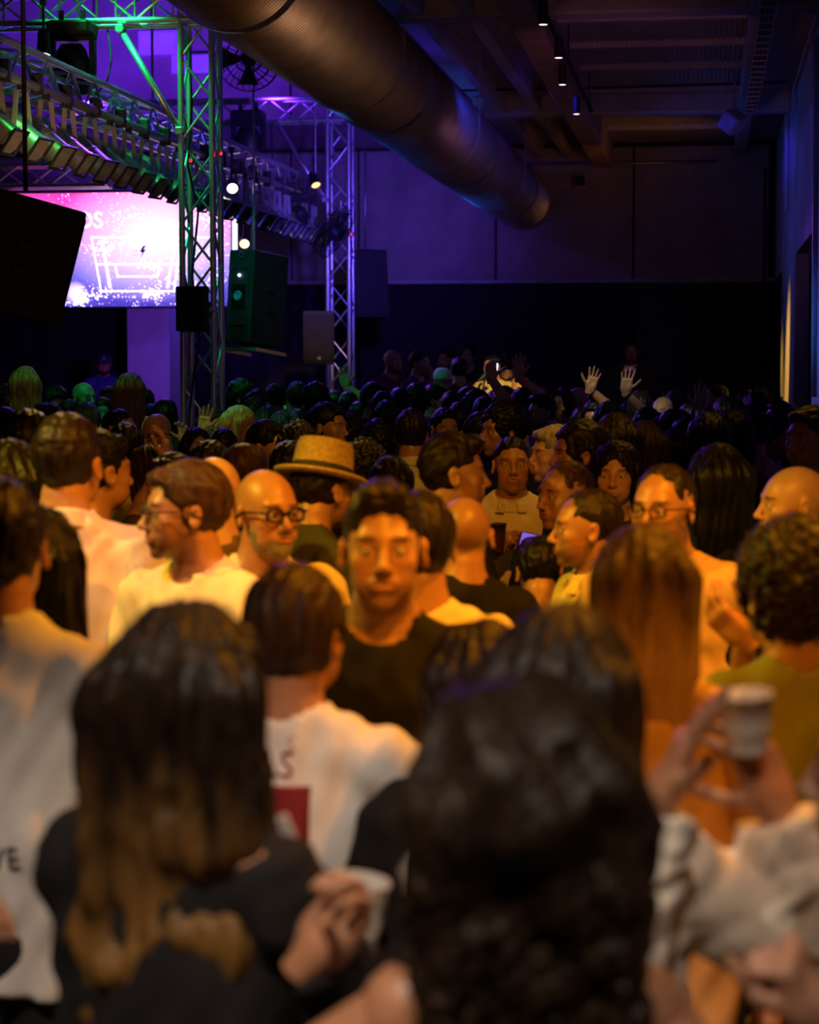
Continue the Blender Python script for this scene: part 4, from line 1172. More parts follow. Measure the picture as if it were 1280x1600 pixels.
for (a, b_, c, d_) in ((143, 371, 330, 371), (143, 371, 158, 455), (158, 455, 272, 455), (272, 455, 284, 371), (180, 413, 250, 413), (180, 413, 184, 432), (184, 432, 246, 432), (246, 432, 250, 413), (153, 413, 176, 413), (254, 413, 280, 413)):
    strip(a, b_, c, d_, .007, M_gl)
strip(160, 377, 172, 448, .018, M_pk); strip(262, 448, 274, 377, .018, M_pk)
strip(208, 392, 217, 392, .003, mat('screen_blue', (.1, .1, .8), .5, emit=(.25, .25, .8), estr=1)); strip(208, 398, 217, 398, .003, MATS['screen_blue'])
bp = [spx(*q) for q in ((224, 384), (219, 394), (223, 394), (220, 402), (228, 390), (224.5, 390), (228, 384))]
MB().add([(x, -.012, z) for x, z in bp] + [(x, -.002, z) for x, z in bp], [tuple(range(6, -1, -1))] + [(i, (i+1) % 7, 7+(i+1) % 7, 7+i) for i in range(7)]).build('bolt_mark', mat('bolt_blue', (.01, .02, .25), .6), scr)
def text(body, size, m_, name, parent, M, ext=.004, align='CENTER', font=None, off=0):
    cu = bpy.data.curves.new(name, 'FONT'); cu.body = body; cu.size = size; cu.extrude = ext; cu.align_x = align; cu.offset = off
    cu.resolution_u = 4
    o = bpy.data.objects.new(name, cu); COL.objects.link(o)
    dg = bpy.context.evaluated_depsgraph_get(); me = bpy.data.meshes.new_from_object(o.evaluated_get(dg)); bpy.data.objects.remove(o)
    return link(name, me, m_, parent, M)
x_, z_ = spx(140, 356)
text('OS', .24, M_gl, 'lettering', scr, Matrix.Translation((x_, -.006, z_)) @ Matrix.Rotation(R(90), 4, 'X'))
# ------------------------------------------------------------------ stage, pillar, drapes
sy0 = 17.7
stg = MB().box((XL, sy0, 0), (-.35, YB-.02, .42)); o = stg.build('stage_platform', mat('stage_black', (.02, .02, .022), .6)); tag(o, 'low black stage platform behind the crowd', 'platform', kind='structure')
pa, pb = on_y(198, 500, 21.6), on_y(264, 500, 21.6)
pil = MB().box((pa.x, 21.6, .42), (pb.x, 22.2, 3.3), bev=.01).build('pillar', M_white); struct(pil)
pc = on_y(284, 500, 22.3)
struct(MB().box((pb.x, 22.2, .42), (pc.x+.04, 22.6, 3.3), bev=.01).build('pillar', mat('pillar_side_shade', (.30, .06, .10), .7)))  # side face of the white pillar, its shade painted in as dark red
def drape(name, label, x0, x1, y, z0, z1, n, m_, amp=.035, seed=0):
    V = []; F = []; k = n*8; rnd = random.Random(seed)
    ph = [rnd.uniform(.7, 1.4) for _ in range(n+2)]
    for j, z in enumerate((z0, (z0+z1)/2, z1)):
        for i in range(k+1):
            t = i/8; a = amp*ph[int(t)]*(1 - .35*j/2)
            V.append((x0 + (x1-x0)*i/k, y + a*math.sin(2*math.pi*t) + .01*math.sin(t*1.7+j), z))
    for j in range(2):
        for i in range(k): F.append((j*(k+1)+i, j*(k+1)+i+1, (j+1)*(k+1)+i+1, (j+1)*(k+1)+i))
    o = link(name, mesh(name, V, F, True), m_); tag(o, label, 'curtain')
    s = o.modifiers.new('thick', 'SOLIDIFY'); s.thickness = .006
    return o
drape('stage_curtain', 'pleated black curtain hanging at the window side of the back wall', on_y(991, 500, 23.2).x, on_y(1204, 500, 23.2).x, 23.25, .02, z0-.05, 16, mat('dark_curtain', (.055, .042, .038), .95, noise=.2, scale=4), seed=2)
drape('backdrop_drape', 'smooth black drape covering the lower back wall behind the singer', on_y(560, 500, 23.2).x, on_y(988, 500, 23.2).x, 23.3, .43, z0-.05, 7, M_drape, .008, seed=3)
drape('backdrop_drape', 'black drape between the video wall and the far column', on_y(285, 500, 23.2).x, on_y(556, 500, 23.2).x, 23.3, .43, z0-.05, 10, M_drape, .02, seed=4)
drape('backdrop_drape', 'black drape behind the cap-wearing performer under the video wall', XL+.1, pa.x-.01, 22.3, .43, 2.72, 20, M_drape, .02, seed=5)
# bright vent boxes high on the wall
for (a, b_, c, d_, lab) in ((216, 46, 278, 86, 'larger violet-lit vent box high on the back wall'), (268, 84, 330, 115, 'smaller violet-lit vent box high on the back wall')):
    p, q = on_y(a, d_, YB-.2), on_y(c, b_, YB-.2)
    root = empty('vent_box', ((p.x+q.x)/2, YB-.2, p.z)); tag(root, lab, 'vent'); w = (q.x-p.x)/2; h = q.z-p.z
    MB().box((-w, 0, 0), (w, .2, h), bev=.01).build('housing', M_white, root)
    MB().box((-w*.9, -.012, h*.08), (w*.9, .0, h*.92), bev=.006).build('cover', M_white, root)
# ------------------------------------------------------------------ aisle ceiling fittings
root = empty('track_light_rail', (-1.09, 12.3, 4.30)); tag(root, 'black ceiling track rail carrying small spotlights', 'track rail')
MB().box((-.016, 0, -.012), (.016, 5.9, .012), bev=.003).build('rail', M_blk, root)
for yy in (.4, 2.9, 5.5): MB().tube((0, yy, 0), (0, yy, .3), .005, n=6).build('suspension_rod', M_blk, root)
for i, (px, py, lab) in enumerate(((849, 38, 'track spotlight nearest the green cable on the ceiling rail'), (873, 90, 'second spotlight along the black ceiling rail'), (879, 132, 'third spotlight along the black ceiling rail'), (901, 178, 'spotlight at the wall end of the ceiling rail'))):
    d_ = (4.14-2.05)*3111/(565-py); p = at(px, py, d_); root = empty('track_spotlight', (p.x, p.y, p.z)); tag(root, lab, 'spotlight', 'spotlights on the ceiling rail')
    MB().tube((0, 0, 0), (0, 0, .14), .030, n=16).build('housing', M_blk, root, False)
    MB().tube((0, 0, .14), (-1.09-p.x, 0, 4.29-p.z), .007, n=8).build('arm', M_blk, root)
    MB().lathe([(0, -.001), (.026, -.002)], None, 16).build('lens', mat('track_glow', (1, .9, .9), .3, emit=(1, .88, .92), estr=2.6), root)
    MB().ring((0, 0, 0), .028, .003, (0, 0, 1), 20, 6).build('rim', M_steel, root)
# pipes and cables
def pipe(label, pts, r=.016, m_=None, name='conduit'):
    tag(MB().path(pts, r, 8).build(name, m_ or M_steel, smooth=True), label, 'pipe')
pipe('thin conduit running along the top of the back wall', [on_y(800, 256, YB-.03), on_y(1000, 255, YB-.03), on_y(1120, 252, YB-.03)], .018)
pipe('black cable stretched along the cross beam', [on_z(700, 160, 4.42) + Vector((0, -.03, .10)), on_z(960, 155, 4.42) + Vector((0, -.03, .10)), on_z(1228, 147, 4.42) + Vector((0, -.03, .10))], .012, M_blk, 'cable')
def wpt(px, py, dx=.03):
    p = on_x(px, py, XR-dx); return p
pipe('blue-lit upright conduit on the wall beside the windows', [wpt(1229.5, 150), wpt(1229.5, 220), wpt(1229.5, 292), wpt(1229.3, 330)], .018, mat('conduit_paint', (.6, .6, .6), .35))
pipe('slim upright conduit beside the amber-lit pier', [wpt(1226, 372), wpt(1224, 430), wpt(1223, 500), wpt(1221.5, 620)], .014, MATS['conduit_paint'])
pipe('cyan-lit upright pipe on the wall at the picture edge', [wpt(1275.5, 60, .04), wpt(1275, 200, .04), wpt(1274, 360, .04), wpt(1272, 620, .04)], .020, MATS['conduit_paint'])
pipe('thin dark riser in the far corner', [on_y(1196, 262, 23.2), on_y(1194, 440, 23.2)], .018, M_blk)
root = empty('cable_tray', (.33, 11.0, 4.30)); tag(root, 'metal cable tray running under the aisle ceiling', 'cable tray')
MB().box((-.06, 0, 0), (-.055, 7.6, .05)).build('side_rail', M_steel, root); MB().box((.055, 0, 0), (.06, 7.6, .05)).build('side_rail', M_steel, root)
for k in range(26): MB().box((-.055, .05+k*.29, 0), (.055, .08+k*.29, .008)).build('rung', M_steel, root)
for k in range(3): MB().path([(-.03+k*.03, 0, .02), (-.025+k*.03, 3, .024), (-.03+k*.028, 7.6, .02)], .010, 6).build('cable', M_blk, root)
# small ceiling speaker cube
p = at(1145, 190, 17.6); root = empty('ceiling_speaker', p); tag(root, 'violet-lit cube speaker hanging from the aisle ceiling', 'speaker'); root.rotation_euler = (R(20), R(38), YAW + R(-30))
MB().box((-.085, -.085, -.085), (.085, .085, .085), bev=.012).build('cabinet', mat('grey_plastic', (.30, .30, .32), .6), root)
MB().box((-.07, -.094, -.07), (.07, -.084, .07), bev=.006).build('grille', MATS['grey_plastic'], root)
tag(MB().path([p, Vector((p.x+.02, p.y, 4.58))], .012, 8).build('hanging_rod', M_steel), 'metal stem carrying the cube speaker from the ceiling', 'bracket')
p = on_y(907, 284, YB); root = empty('wall_sensor', (p.x, YB, p.z)); tag(root, 'small square beacon with a dark lens on the back wall', 'beacon')
MB().box((-.085, -.05, -.10), (.085, 0, .10), bev=.012).build('backplate', mat('beacon_plate', (.34, .30, .30), .6), root)
smooth_by_angle(MB().lathe([(0, .07), (.035, .065), (.055, .03), (.058, -.05), (0, -.055)], Matrix.Translation((0, -.075, 0)), 20).build('lens', M_blk, root), 50)
pipe('black speaker cable dropping from the violet crossbar', [at(424, 195, 21.8), at(426, 250, 21.8), at(427, 310, 21.7)], .008, M_blk, 'cable')
# ------------------------------------------------------------------ the crowd, nearest first
W_T = ('white', (.80, .78, .76)); BLK = ('black', (.012, .011, .012)); CRM = ('cream', (.72, .62, .46)); DGY = ('dark_grey', (.06, .06, .065)); GRY = ('grey', (.28, .27, .27))
NAVY = ('navy', (.02, .025, .06)); ORT = ('pale_orange', (.85, .70, .48)); YLW = ('yellow', (.75, .60, .12)); OLV = ('olive', (.30, .30, .06)); BEI = ('beige', (.58, .38, .24))
PNK = ('pale_pink', (.72, .62, .64)); RED = ('maroon', (.14, .02, .03)); MINT = ('mint', (.55, .75, .55)); GRN_ = ('lime', (.50, .70, .20)); BLU_ = ('mid_blue', (.06, .10, .30)); BRN = ('brown', (.12, .07, .04)); VIOT = ('lilac', (.4, .3, .6))
I = {}
P = person
# --- row nearest the camera
I['curly'] = P(822, 1122, 320, 178, 4, 'f', 'curlylong', 'darkbrown', 'tank', CRM, 'woman with a huge mass of dark curly hair seen from behind', 'tan', o={'w': 1.0}, hs=1.08,
    arms={-1: dict(px=(990, 1640, -.05), dir=(0, -.6, -.3), palm=(0, 1, 0), hand='relaxed', hint=(1, .2, -.6)), 1: dict(px=(560, 1640, -.05), dir=(0, -.6, -.3), palm=(0, 1, 0), hand='relaxed', hint=(-1, .2, -.6))})
I['sweater'] = P(872, 968, 268, 182, -22, 'f', 'longfull', 'darkbrown', 'sweater', ('fuzzy_white', (.70, .66, .58)), 'brown haired woman in a fuzzy white sweater reaching out with a cup', 'tan', seed=1,
    arms={-1: dict(px=(1215, 1262, .02), dir=(-.45, .1, 1), palm=(-.6, -.3, .5), hand='cup', hint=(1, .1, -1.2)), 1: dict(px=(1030, 1248, -.14), dir=(.45, .1, 1.0), palm=(.9, .1, -.4), hand='open', hint=(-.5, .0, -1))})
P(752, 980, 262, 176, -6, 'f', 'long', 'darkbrown', 'tee', BLK, 'dark straight haired woman beside the fuzzy sweater, seen from behind', 'olive', seed=2, arms={1: dict(w=Vector((.15, -.25, 1.0)), camspace=False), -1: dict(w=Vector((-.15, -.25, 1.0)), camspace=False)}, depth=3.25)
I['wavy'] = P(300, 968, 275, 150, 14, 'f', 'wavy', hair_dyed('ombre', HC['darkbrown'], (.17, .085, .022), -.06, -.30), 'longtee', BLK, 'woman in black with wavy brown hair and blond ends, turned to the side', 'tan', seed=0, o={'w': 1.12},
    arms={-1: dict(px=(470, 1440, -.12), dir=(.55, .1, .75), palm=(-.5, .6, .3), hand='grip', hint=(.6, .4, -1)), 1: dict(px=(400, 1500, .2), dir=(1, 0, .2), palm=(0, 0, 1), hand='open', hint=(-.3, .5, -1))})
I['love'] = P(2, 757, 205, 172, 10, 'm', 'short', 'darkbrown', 'tee', W_T, 'man in a white printed tee cut by the picture edge, seen from behind', 'tan', seed=1)
I['whitetee'] = P(457, 897, 196, 166, -10, 'm', 'thick', 'brown', 'tee', W_T, 'short haired person in a white tee with a dark red back print', 'tan', seed=2, o={'w': 1.12}, depth=3.40,
    arms={-1: dict(px=(585, 1395, .05), dir=(-.6, .1, -.5), palm=(0, 0, 1), hand='relaxed', hint=(1, .3, 0))})
P(62, 800, 172, 168, 0, 'f', 'straightback', 'black', 'tank', BLK, 'bare shouldered woman with long black hair behind the printed white tee', 'tan', seed=1, nod=-10, depth=4.15)
I['centre'] = P(600, 766, 190, 4, -3, 'm', 'quiff', 'darkbrown', 'tee', BLK, 'dark haired man in a black crew tee facing the camera', 'olive', seed=0, nod=-4, depth=3.98, o={'beard': .40, 'beardcol': (.35, .27, .22), 'brow': 1.0, 'fat': 1.0})
I['blonde'] = P(1008, 822, 215, 172, 8, 'f', 'straightback', hair_dyed('rooted_blond', HC['brown'], (.52, .31, .12), .07, -.12), 'dress', ('satin_orange', (.75, .42, .16)), 'woman with very long straight blond hair and dark roots, back turned', 'fair', seed=1, hs=.92)
I['green'] = P(1242, 842, 185, 186, 16, 'm', 'curly', 'darkbrown', 'tee', OLV, 'dark curly haired man in an olive green tee hugging someone', 'tan', seed=1, hs=1.10, trousers='dark')
P(1330, 900, 180, 190, 0, 'f', 'wavy', 'black', 'tank', BLK, 'person in black hugged at the picture edge beside the olive tee', 'tan', seed=0,
    arms={1: dict(px=(1162, 998, .10), dir=(-.75, -.1, .7), palm=(.5, -.5, .2), hand='relaxed', hint=(.3, .2, -1))})
# --- middle rows, lit orange and yellow
P(655, 776, 165, 190, 0, 'm', 'short', 'darkbrown', 'tee', ORT, 'person in a glowing orange shirt hidden behind the black crew tee', 'tan', seed=2, depth=4.55, o={'w': 1.08})
I['pink'] = P(100, 652, 150, 184, -14, 'm', 'short', 'darkbrown', 'shirt', PNK, 'man in a pale pinkish short sleeved shirt seen from behind', 'tan', seed=0, o={'shortsleeve': True, 'w': 1.08}, collar=True)
P(298, 726, 150, -40, -32, 'm', 'short', 'brown', 'polo', ORT, 'smiling man with brown hair and glasses in profile, pale orange polo', 'tan', seed=1, glasses=.0026, o={'beard': .6, 'w': 1.15, 'beardcol': (.30, .20, .14)}, tilt=0)
P(413, 732, 140, 26, 8, 'm', 'none', 'grey', 'tee', ORT, 'bald man with thick black glasses and grey beard in an orange-lit v-neck', 'tan', glasses=.0042, beard=.004, o={'greybeard': 1, 'vneck': True, 'w': 1.1})
I['hat'] = P(497, 706, 118, 120, 18, 'm', 'fade', 'darkbrown', 'shirt', ('dark_print', (.05, .05, .03)), 'man in a straw fedora with a dark band', 'tan', nod=8, o={'beard': .4})
P(720, 775, 128, 208, -30, 'm', 'none', 'black', 'shirt', BLK, 'bald bearded man in black turned away beside the black crew tee', 'tan', beard=.004, o={'crop': .35, 'w': 1.08})
P(704, 683, 116, 120, -24, 'm', 'fade', 'darkbrown', 'tee', BLK, 'man with swept dark hair in profile, black top, above the bald bearded man', 'tan', o={'crop': .3, 'fat': 1.1}, seed=1)
I['whiteshirt'] = P(800, 684, 88, -4, 4, 'm', 'crop', 'black', 'shirt', ('white_shirt', (.78, .70, .58)), 'smiling man in an open collared white shirt holding a phone', 'tan', collar=True, nod=-4, o={'vneck': True, 'fat': 1.08, 'w': 1.08},
    arms={-1: dict(px=(775, 862, -.30), dir=(.5, .3, .6), palm=(1, 0, 0), hand='grip', hint=(-1, 0, -1)), 1: dict(px=(838, 850, -.28), dir=(-.9, .2, .3), palm=(0, -.6, -.7), hand='grip', hint=(1, 0, -1))})
P(922, 766, 122, -74, -12, 'm', 'receding', 'darkbrown', 'jacket', ('bright_yellow', (.80, .62, .22)), 'man with receding cropped hair in profile wearing a yellow-lit jacket', 'tan', o={'beard': .5, 'crop': .5}, collar=True)
P(888, 722, 108, -40, -16, 'm', 'receding', 'brown', 'shirt', NAVY, 'man with a high lit forehead behind the yellow-lit jacket', 'tan', o={'crop': .4})
P(908, 664, 92, -62, -14, 'm', 'thick', 'darkbrown', 'shirt', NAVY, 'grey-brown haired man behind the high forehead, turned sideways', 'tan', seed=1)
P(868, 668, 86, -70, 0, 'm', 'short', 'grey', 'shirt', BLK, 'grey haired man in profile beside the brown haired man', 'fair')
I['beige'] = P(1042, 727, 128, -24, -10, 'm', 'receding', 'darkbrown', 'jacket', BEI, 'moustached man in glasses wearing an open beige jacket', 'tan', glasses=.0022, o={'beard': .5, 'crop': .3, 'w': 1.05, 'open': True}, collar=True)
P(1122, 700, 112, 184, 6, 'f', 'straightback', 'black', 'longtee', BLK, 'woman with very long black hair and a black top seen from behind', 'olive', seed=1)
P(1246, 727, 124, -62, -20, 'm', 'none', 'black', 'tee', DGY, 'bald man in profile at the window side of the crowd', 'fair', o={'crop': .18, 'fat': 1.15, 'w': 1.15})
P(198, 664, 84, 172, 16, 'm', 'short', 'black', 'shirt', YLW, 'dark haired man in a yellow collared shirt, back turned', 'tan', collar=True, o={'shortsleeve': True}, seed=1)
P(335, 712, 110, 200, 10, 'm', 'none', 'black', 'tee', BRN, 'bald orange-lit head between the bespectacled men', 'fair', depth=6.3)
P(384, 690, 96, 170, 10, 'm', 'balding', 'brown', 'tee', BLK, 'man with thin brown hair and a lit brow behind the bald heads', 'fair', depth=7.1)
P(268, 712, 92, -20, 0, 'm', 'short', 'darkbrown', 'tee', BLK, 'man half hidden behind the smiling bespectacled man', 'fair', depth=7.0)
P(46, 645, 108, 176, 8, 'm', 'short', 'black', 'tee', BLK, 'dark haired head between the pinkish shirt and the picture edge', 'tan', depth=6.6)
P(10, 700, 130, 190, -10, 'f', 'wavy', 'black', 'tee', BLK, 'dark wavy haired head at the picture edge behind the printed tee', 'tan', depth=5.6)
P(150, 676, 100, 120, 10, 'm', 'short', 'black', 'tee', BLK, 'dark haired man in shadow beside the pinkish shirt', 'tan', depth=6.2)
P(570, 696, 84, 150, 0, 'm', 'curly', 'black', 'tee', BLK, 'dark curly head behind the fedora', 'tan')
P(612, 718, 96, 184, 10, 'm', 'short', 'black', 'tee', NAVY, 'dark head with a violet glint between the fedora and the profile', 'tan', depth=6.9)
P(845, 838, 118, 180, 0, 'm', 'short', 'black', 'jacket', BLK, 'person in a black jacket below the white collared shirt', 'tan', depth=6.0, nod=20)
# --- middle distance
P(510, 632, 72, 58, 6, 'm', 'short', 'black', 'tee', BLK, 'young man with a lit face and short dark hair above the fedora', 'olive', seed=1)
P(641, 642, 76, 192, -10, 'm', 'short', 'darkbrown', 'shirt', ('cream_shirt', (.72, .60, .38)), 'dark haired man in a cream shirt with his back turned', 'tan', collar=True)
P(695, 640, 62, 18, 0, 'm', 'short', 'black', 'tee', BLK, 'young man with a lit face looking to the camera beside the cream shirt', 'olive')
P(758, 646, 74, 66, 10, 'm', 'short', 'black', 'tee', BLK, 'bearded dark haired man in profile above the white collared shirt', 'olive', o={'beard': .7}, seed=2)
P(680, 603, 48, 74, 0, 'm', 'short', 'black', 'tee', BLK, 'man in profile below the white cap', 'tan')
P(745, 616, 54, 30, 10, 'm', 'curly', 'black', 'tee', BLK, 'curly haired man with a green glint on his face', 'olive')
P(812, 634, 66, 170, 20, 'm', 'short', 'black', 'shirt', ('slate', (.16, .17, .22)), 'dark haired man in a slate shirt with a pale collar', 'tan', collar=True)
P(848, 619, 54, -62, 0, 'm', 'fade', 'black', 'tee', ('violet_tee', (.12, .05, .18)), 'bearded man with a blue-lit forehead', 'tan', o={'beard': .8})
P(836, 606, 46, 170, 0, 'f', 'curlylong', 'black', 'tee', BLK, 'curly dark head under the raised hand', 'tan', seed=2)
P(903, 604, 42, -60, 0, 'm', 'none', 'black', 'tee', BLK, 'bald violet-lit man under the first waving hand', 'fair')
I['wave1'] = P(930, 630, 50, -40, 10, 'm', 'curly', 'black', 'tee', BLK, 'smiling violet-lit man with curly hair raising a hand', 'tan', o={'beard': .4},
    arms={1: dict(px=(922, 608, -.10), dir=(.30, .1, 1), palm=(-.2, 1, 0), hand='open', hint=(1, -.2, -1))})
I['wave2'] = P(952, 632, 52, 178, 10, 'f', 'wavy', 'black', 'tee', BLK, 'dark haired woman stretching one bare arm high', 'fair',
    arms={-1: dict(px=(978, 612, -.10), dir=(.10, .1, 1), palm=(0, 1, 0), hand='open', hint=(1, 0, -.6))})
P(1005, 664, 76, 196, -16, 'f', 'longfull', 'brown', 'longtee', BLK, 'brown long haired woman turned away above the bespectacled man', 'olive', seed=1)
P(964, 694, 78, -14, 0, 'f', 'long', 'black', 'longtee', BLK, 'pale faced woman peeking between two dark heads', 'fair', depth=7.9)
P(962, 652, 66, 180, 0, 'f', 'longfull', 'darkbrown', 'longtee', BLK, 'dark long haired head in front of the pale faced woman', 'tan', depth=9.4)
P(1075, 655, 66, -72, 0, 'f', 'long', 'darkbrown', 'tee', ('yellow_print', (.28, .22, .05)), 'woman with long brown hair in violet-lit profile', 'fair')
P(1052, 676, 64, 200, 0, 'f', 'bob', 'black', 'tee', BLK, 'dark bobbed head between the long haired women', 'tan', depth=9.6)
P(1122, 672, 72, -12, 0, 'f', 'long', 'lightbrown', 'tee', BRN, 'blond woman with an orange-lit forehead behind the long black hair', 'fair')
I['greytee'] = P(1176, 640, 76, 190, 14, 'm', 'crop', 'black', 'tee', ('pale_grey', (.55, .52, .46)), 'man in a pale grey tee with cropped dark hair, back turned', 'olive', o={'w': 1.08, 'crop': .5})
P(1226, 640, 68, -66, 0, 'm', 'short', 'black', 'tee', BLK, 'man with a violet-lit cheek turned towards the grey tee', 'tan')
P(1247, 678, 62, -68, 0, 'f', 'bun', 'black', 'tee', BRN, 'woman with dark hair tied back in profile by the windows', 'tan')
P(1268, 638, 64, -50, 0, 'm', 'short', 'brown', 'tee', BRN, 'man with tousled brown hair at the picture edge', 'tan', depth=8.2)
P(1036, 619, 48, -30, 0, 'm', 'none', 'black', 'tee', BLK, 'bald man with a red-lit face', 'fair')
P(1056, 612, 47, 190, 0, 'f', 'long', 'brown', 'tee', BLK, 'long brown haired head beside the red-lit face', 'tan')
P(1078, 627, 50, 180, 0, 'm', 'balding', 'black', 'tee', BLK, 'dark haired man with a shining bald crown', 'tan', nod=20)
P(1120, 602, 42, -74, 0, 'm', 'short', 'black', 'tee', BLK, 'man with a pink-lit face in profile before the dark curtain', 'fair')
P(1098, 636, 54, -60, 0, 'f', 'bob', 'black', 'tee', BLK, 'dark bobbed woman below the pink-lit profile', 'fair')
P(1134, 622, 50, 184, 0, 'f', 'long', 'black', 'tee', BLK, 'black straight haired head beside the pink-lit profile', 'fair')
P(1166, 609, 42, -14, 0, 'f', 'bun', 'black', 'tee', BRN, 'yellow-lit woman with dark hair swept back near the pier', 'fair')
P(1198, 606, 44, 170, 0, 'f', 'curly', 'darkbrown', 'tee', BRN, 'curly brown haired head lit yellow below the pier', 'tan', hs=1.15)
P(1218, 628, 48, -70, 0, 'm', 'short', 'black', 'tee', BLK, 'dark haired man with a violet face edge below the pier', 'tan')
I['wave3'] = P(1012, 640, 52, -10, 0, 'f', 'long', 'black', 'tee', BLK, 'dark haired person holding up a small pinkish hand', 'fair',
    arms={1: dict(px=(1094, 640, .3), dir=(.05, .1, 1), palm=(0, 1, 0), hand='open', hint=(1, 0, -1))}, depth=12.6)
# --- left side of the crowd
P(40, 576, 56, 180, 6, 'f', 'straightback', 'lightbrown', 'tee', MINT, 'long blond haired woman in a green-lit top, raised above the crowd', 'fair', z0=.28, seed=1)
P(203, 585, 58, 176, 8, 'f', 'straightback', 'brown', 'tank', MINT, 'long brown haired woman in a lime-lit top, raised above the crowd', 'fair', z0=.28, seed=2)
P(87, 612, 46, 14, 0, 'f', 'curly', 'darkbrown', 'tee', BLK, 'woman with dark curly hair and a violet-lit face', 'fair', hs=1.1)
P(130, 597, 48, 40, 6, 'm', 'none', 'black', 'tee', ('lilac_tee', (.45, .40, .60)), 'bald man with a blue-lit face in a pale tee', 'fair', o={'beard': .6, 'crop': .4})
P(160, 622, 42, 10, 0, 'f', 'bun', 'black', 'tee', BLK, 'woman with a pale violet-lit face between the long haired women', 'fair')
P(136, 632, 50, 184, 0, 'f', 'straightback', 'brown', 'tee', DGY, 'brown haired head with a green-lit crown', 'fair')
P(170, 606, 40, 0, 0, 'f', 'short', 'black', 'tee', RED, 'person in a wide maroon hat below the performer', 'fair')
P(207, 634, 56, 66, 0, 'm', 'short', 'black', 'tee', BLK, 'dark haired man in profile in front of the lime-lit top', 'tan')
P(250, 643, 62, -36, 0, 'm', 'none', 'black', 'tee', BLK, 'bald amber-lit man with thin glasses looking down', 'tan', glasses=.002, nod=14, o={'beard': .4})
P(258, 628, 50, 180, 0, 'f', 'bob', 'black', 'tee', NAVY, 'round dark head with a green glint behind the bald man', 'tan')
P(226, 608, 40, 180, 0, 'm', 'short', 'black', 'tee', NAVY, 'dark head below the white pillar', 'tan')
P(334, 641, 54, 14, 0, 'f', 'bob', 'darkbrown', 'tee', BLK, 'woman in thin glasses making a hand sign', 'fair', glasses=.002, arms={-1: dict(px=(318, 672, -.25), dir=(.15, .1, 1), palm=(0, 1, 0), hand='open', hint=(-.6, 0, -1)), 1: dict(px=(288, 690, -.1), dir=(-.05, .1, 1), palm=(-.3, 1, 0), hand='cup', hint=(-.6, 0, -1))})
P(308, 672, 60, 10, 10, 'f', 'long', 'black', 'tee', BLK, 'black haired woman looking up below the hand sign', 'tan', nod=-14)
P(350, 672, 62, 180, 0, 'm', 'short', 'black', 'tee', BLK, 'dark round head beside the black haired woman', 'tan')
P(376, 637, 58, 74, 0, 'f', 'straightback', 'blond', 'tee', BRN, 'green-lit blond woman in profile', 'fair')
P(378, 598, 50, 76, 0, 'm', 'curly', 'black', 'tee', NAVY, 'curly dark haired man in profile above the green-lit blonde', 'tan')
P(418, 638, 54, 184, 0, 'f', 'straightback', 'black', 'tee', DGY, 'teal-lit straight haired head beside the green-lit blonde', 'fair')
P(440, 645, 54, 200, 0, 'f', 'long', 'brown', 'tank', GRN_, 'brown haired woman in a lime top', 'fair')
P(466, 643, 56, 10, 0, 'f', 'long', 'darkbrown', 'tee', BLK, 'woman with half hidden face beside the lit young man', 'fair')
P(465, 598, 50, 182, 0, 'm', 'short', 'brown', 'tee', BLK, 'short haired man with a shaved nape beside a blue-lit face', 'tan')
P(440, 610, 44, 20, 0, 'm', 'short', 'black', 'tee', BLK, 'man whose face glows deep blue', 'fair')
P(545, 614, 48, 170, 0, 'm', 'short', 'darkbrown', 'tee', BLK, 'dark head with a blue glint below the far column', 'tan')
P(467, 668, 74, 184, 0, 'm', 'curly', 'black', 'tee', BLK, 'dark round head just above the fedora', 'tan', depth=9.0)
P(548, 652, 66, 180, 0, 'f', 'curly', 'black', 'tee', BLK, 'dark curly head behind the lit young man', 'tan')
P(592, 664, 70, 176, 0, 'm', 'curly', 'black', 'tee', BLK, 'black curly haired head beside the cream shirt', 'tan')
P(604, 628, 56, 180, 0, 'm', 'short', 'darkbrown', 'tee', DGY, 'dark head with a violet-lit crown behind the curly hair', 'tan')
P(572, 610, 44, -60, 0, 'm', 'short', 'black', 'tee', BLK, 'man with a purple-lit jaw below the raised fingers', 'fair')
I['fingers'] = P(524, 612, 46, 176, 0, 'm', 'short', 'black', 'tee', BLK, 'person raising spread fingers in front of the far column', 'fair',
    arms={-1: dict(px=(541, 604, -.1), dir=(-.2, .1, 1), palm=(0, 1, 0), hand='open', hint=(1, 0, -1))})
P(235, 700, 84, -120, 0, 'f', 'long', 'brown', 'tee', BRN, 'person lifting a bare forearm beside the yellow shirt', 'fair', depth=8.1, arms={-1: dict(px=(256, 722, -.1), dir=(.1, .1, 1), palm=(-1, 0, 0), hand='relaxed', hint=(-.5, 0, -1))})
P(5, 640, 70, 180, 0, 'm', 'short', 'black', 'tee', BLK, 'dark head at the picture edge below the blonde woman', 'tan', depth=9.5)
P(8, 606, 44, 40, 0, 'm', 'curly', 'darkbrown', 'tee', BLK, 'curly head at the picture edge under the large loudspeaker', 'tan')
P(786, 636, 60, -60, 0, 'm', 'curly', 'black', 'tee', BLK, 'dark curly head between the two bearded men', 'tan', depth=10.2)
P(772, 612, 44, 180, 0, 'f', 'short', 'brown', 'tee', VIOT, 'violet-lit head below the singer', 'tan')
I['filmer'] = P(757, 622, 46, 180, 0, 'm', 'short', 'black', 'tee', BLK, 'person holding a glowing phone up in front of the singer', 'fair', depth=13.6,
    arms={-1: dict(px=(768, 592, -.05), dir=(-.05, .1, 1), palm=(.4, .8, 0), hand='cup', hint=(.3, 0, -1))})
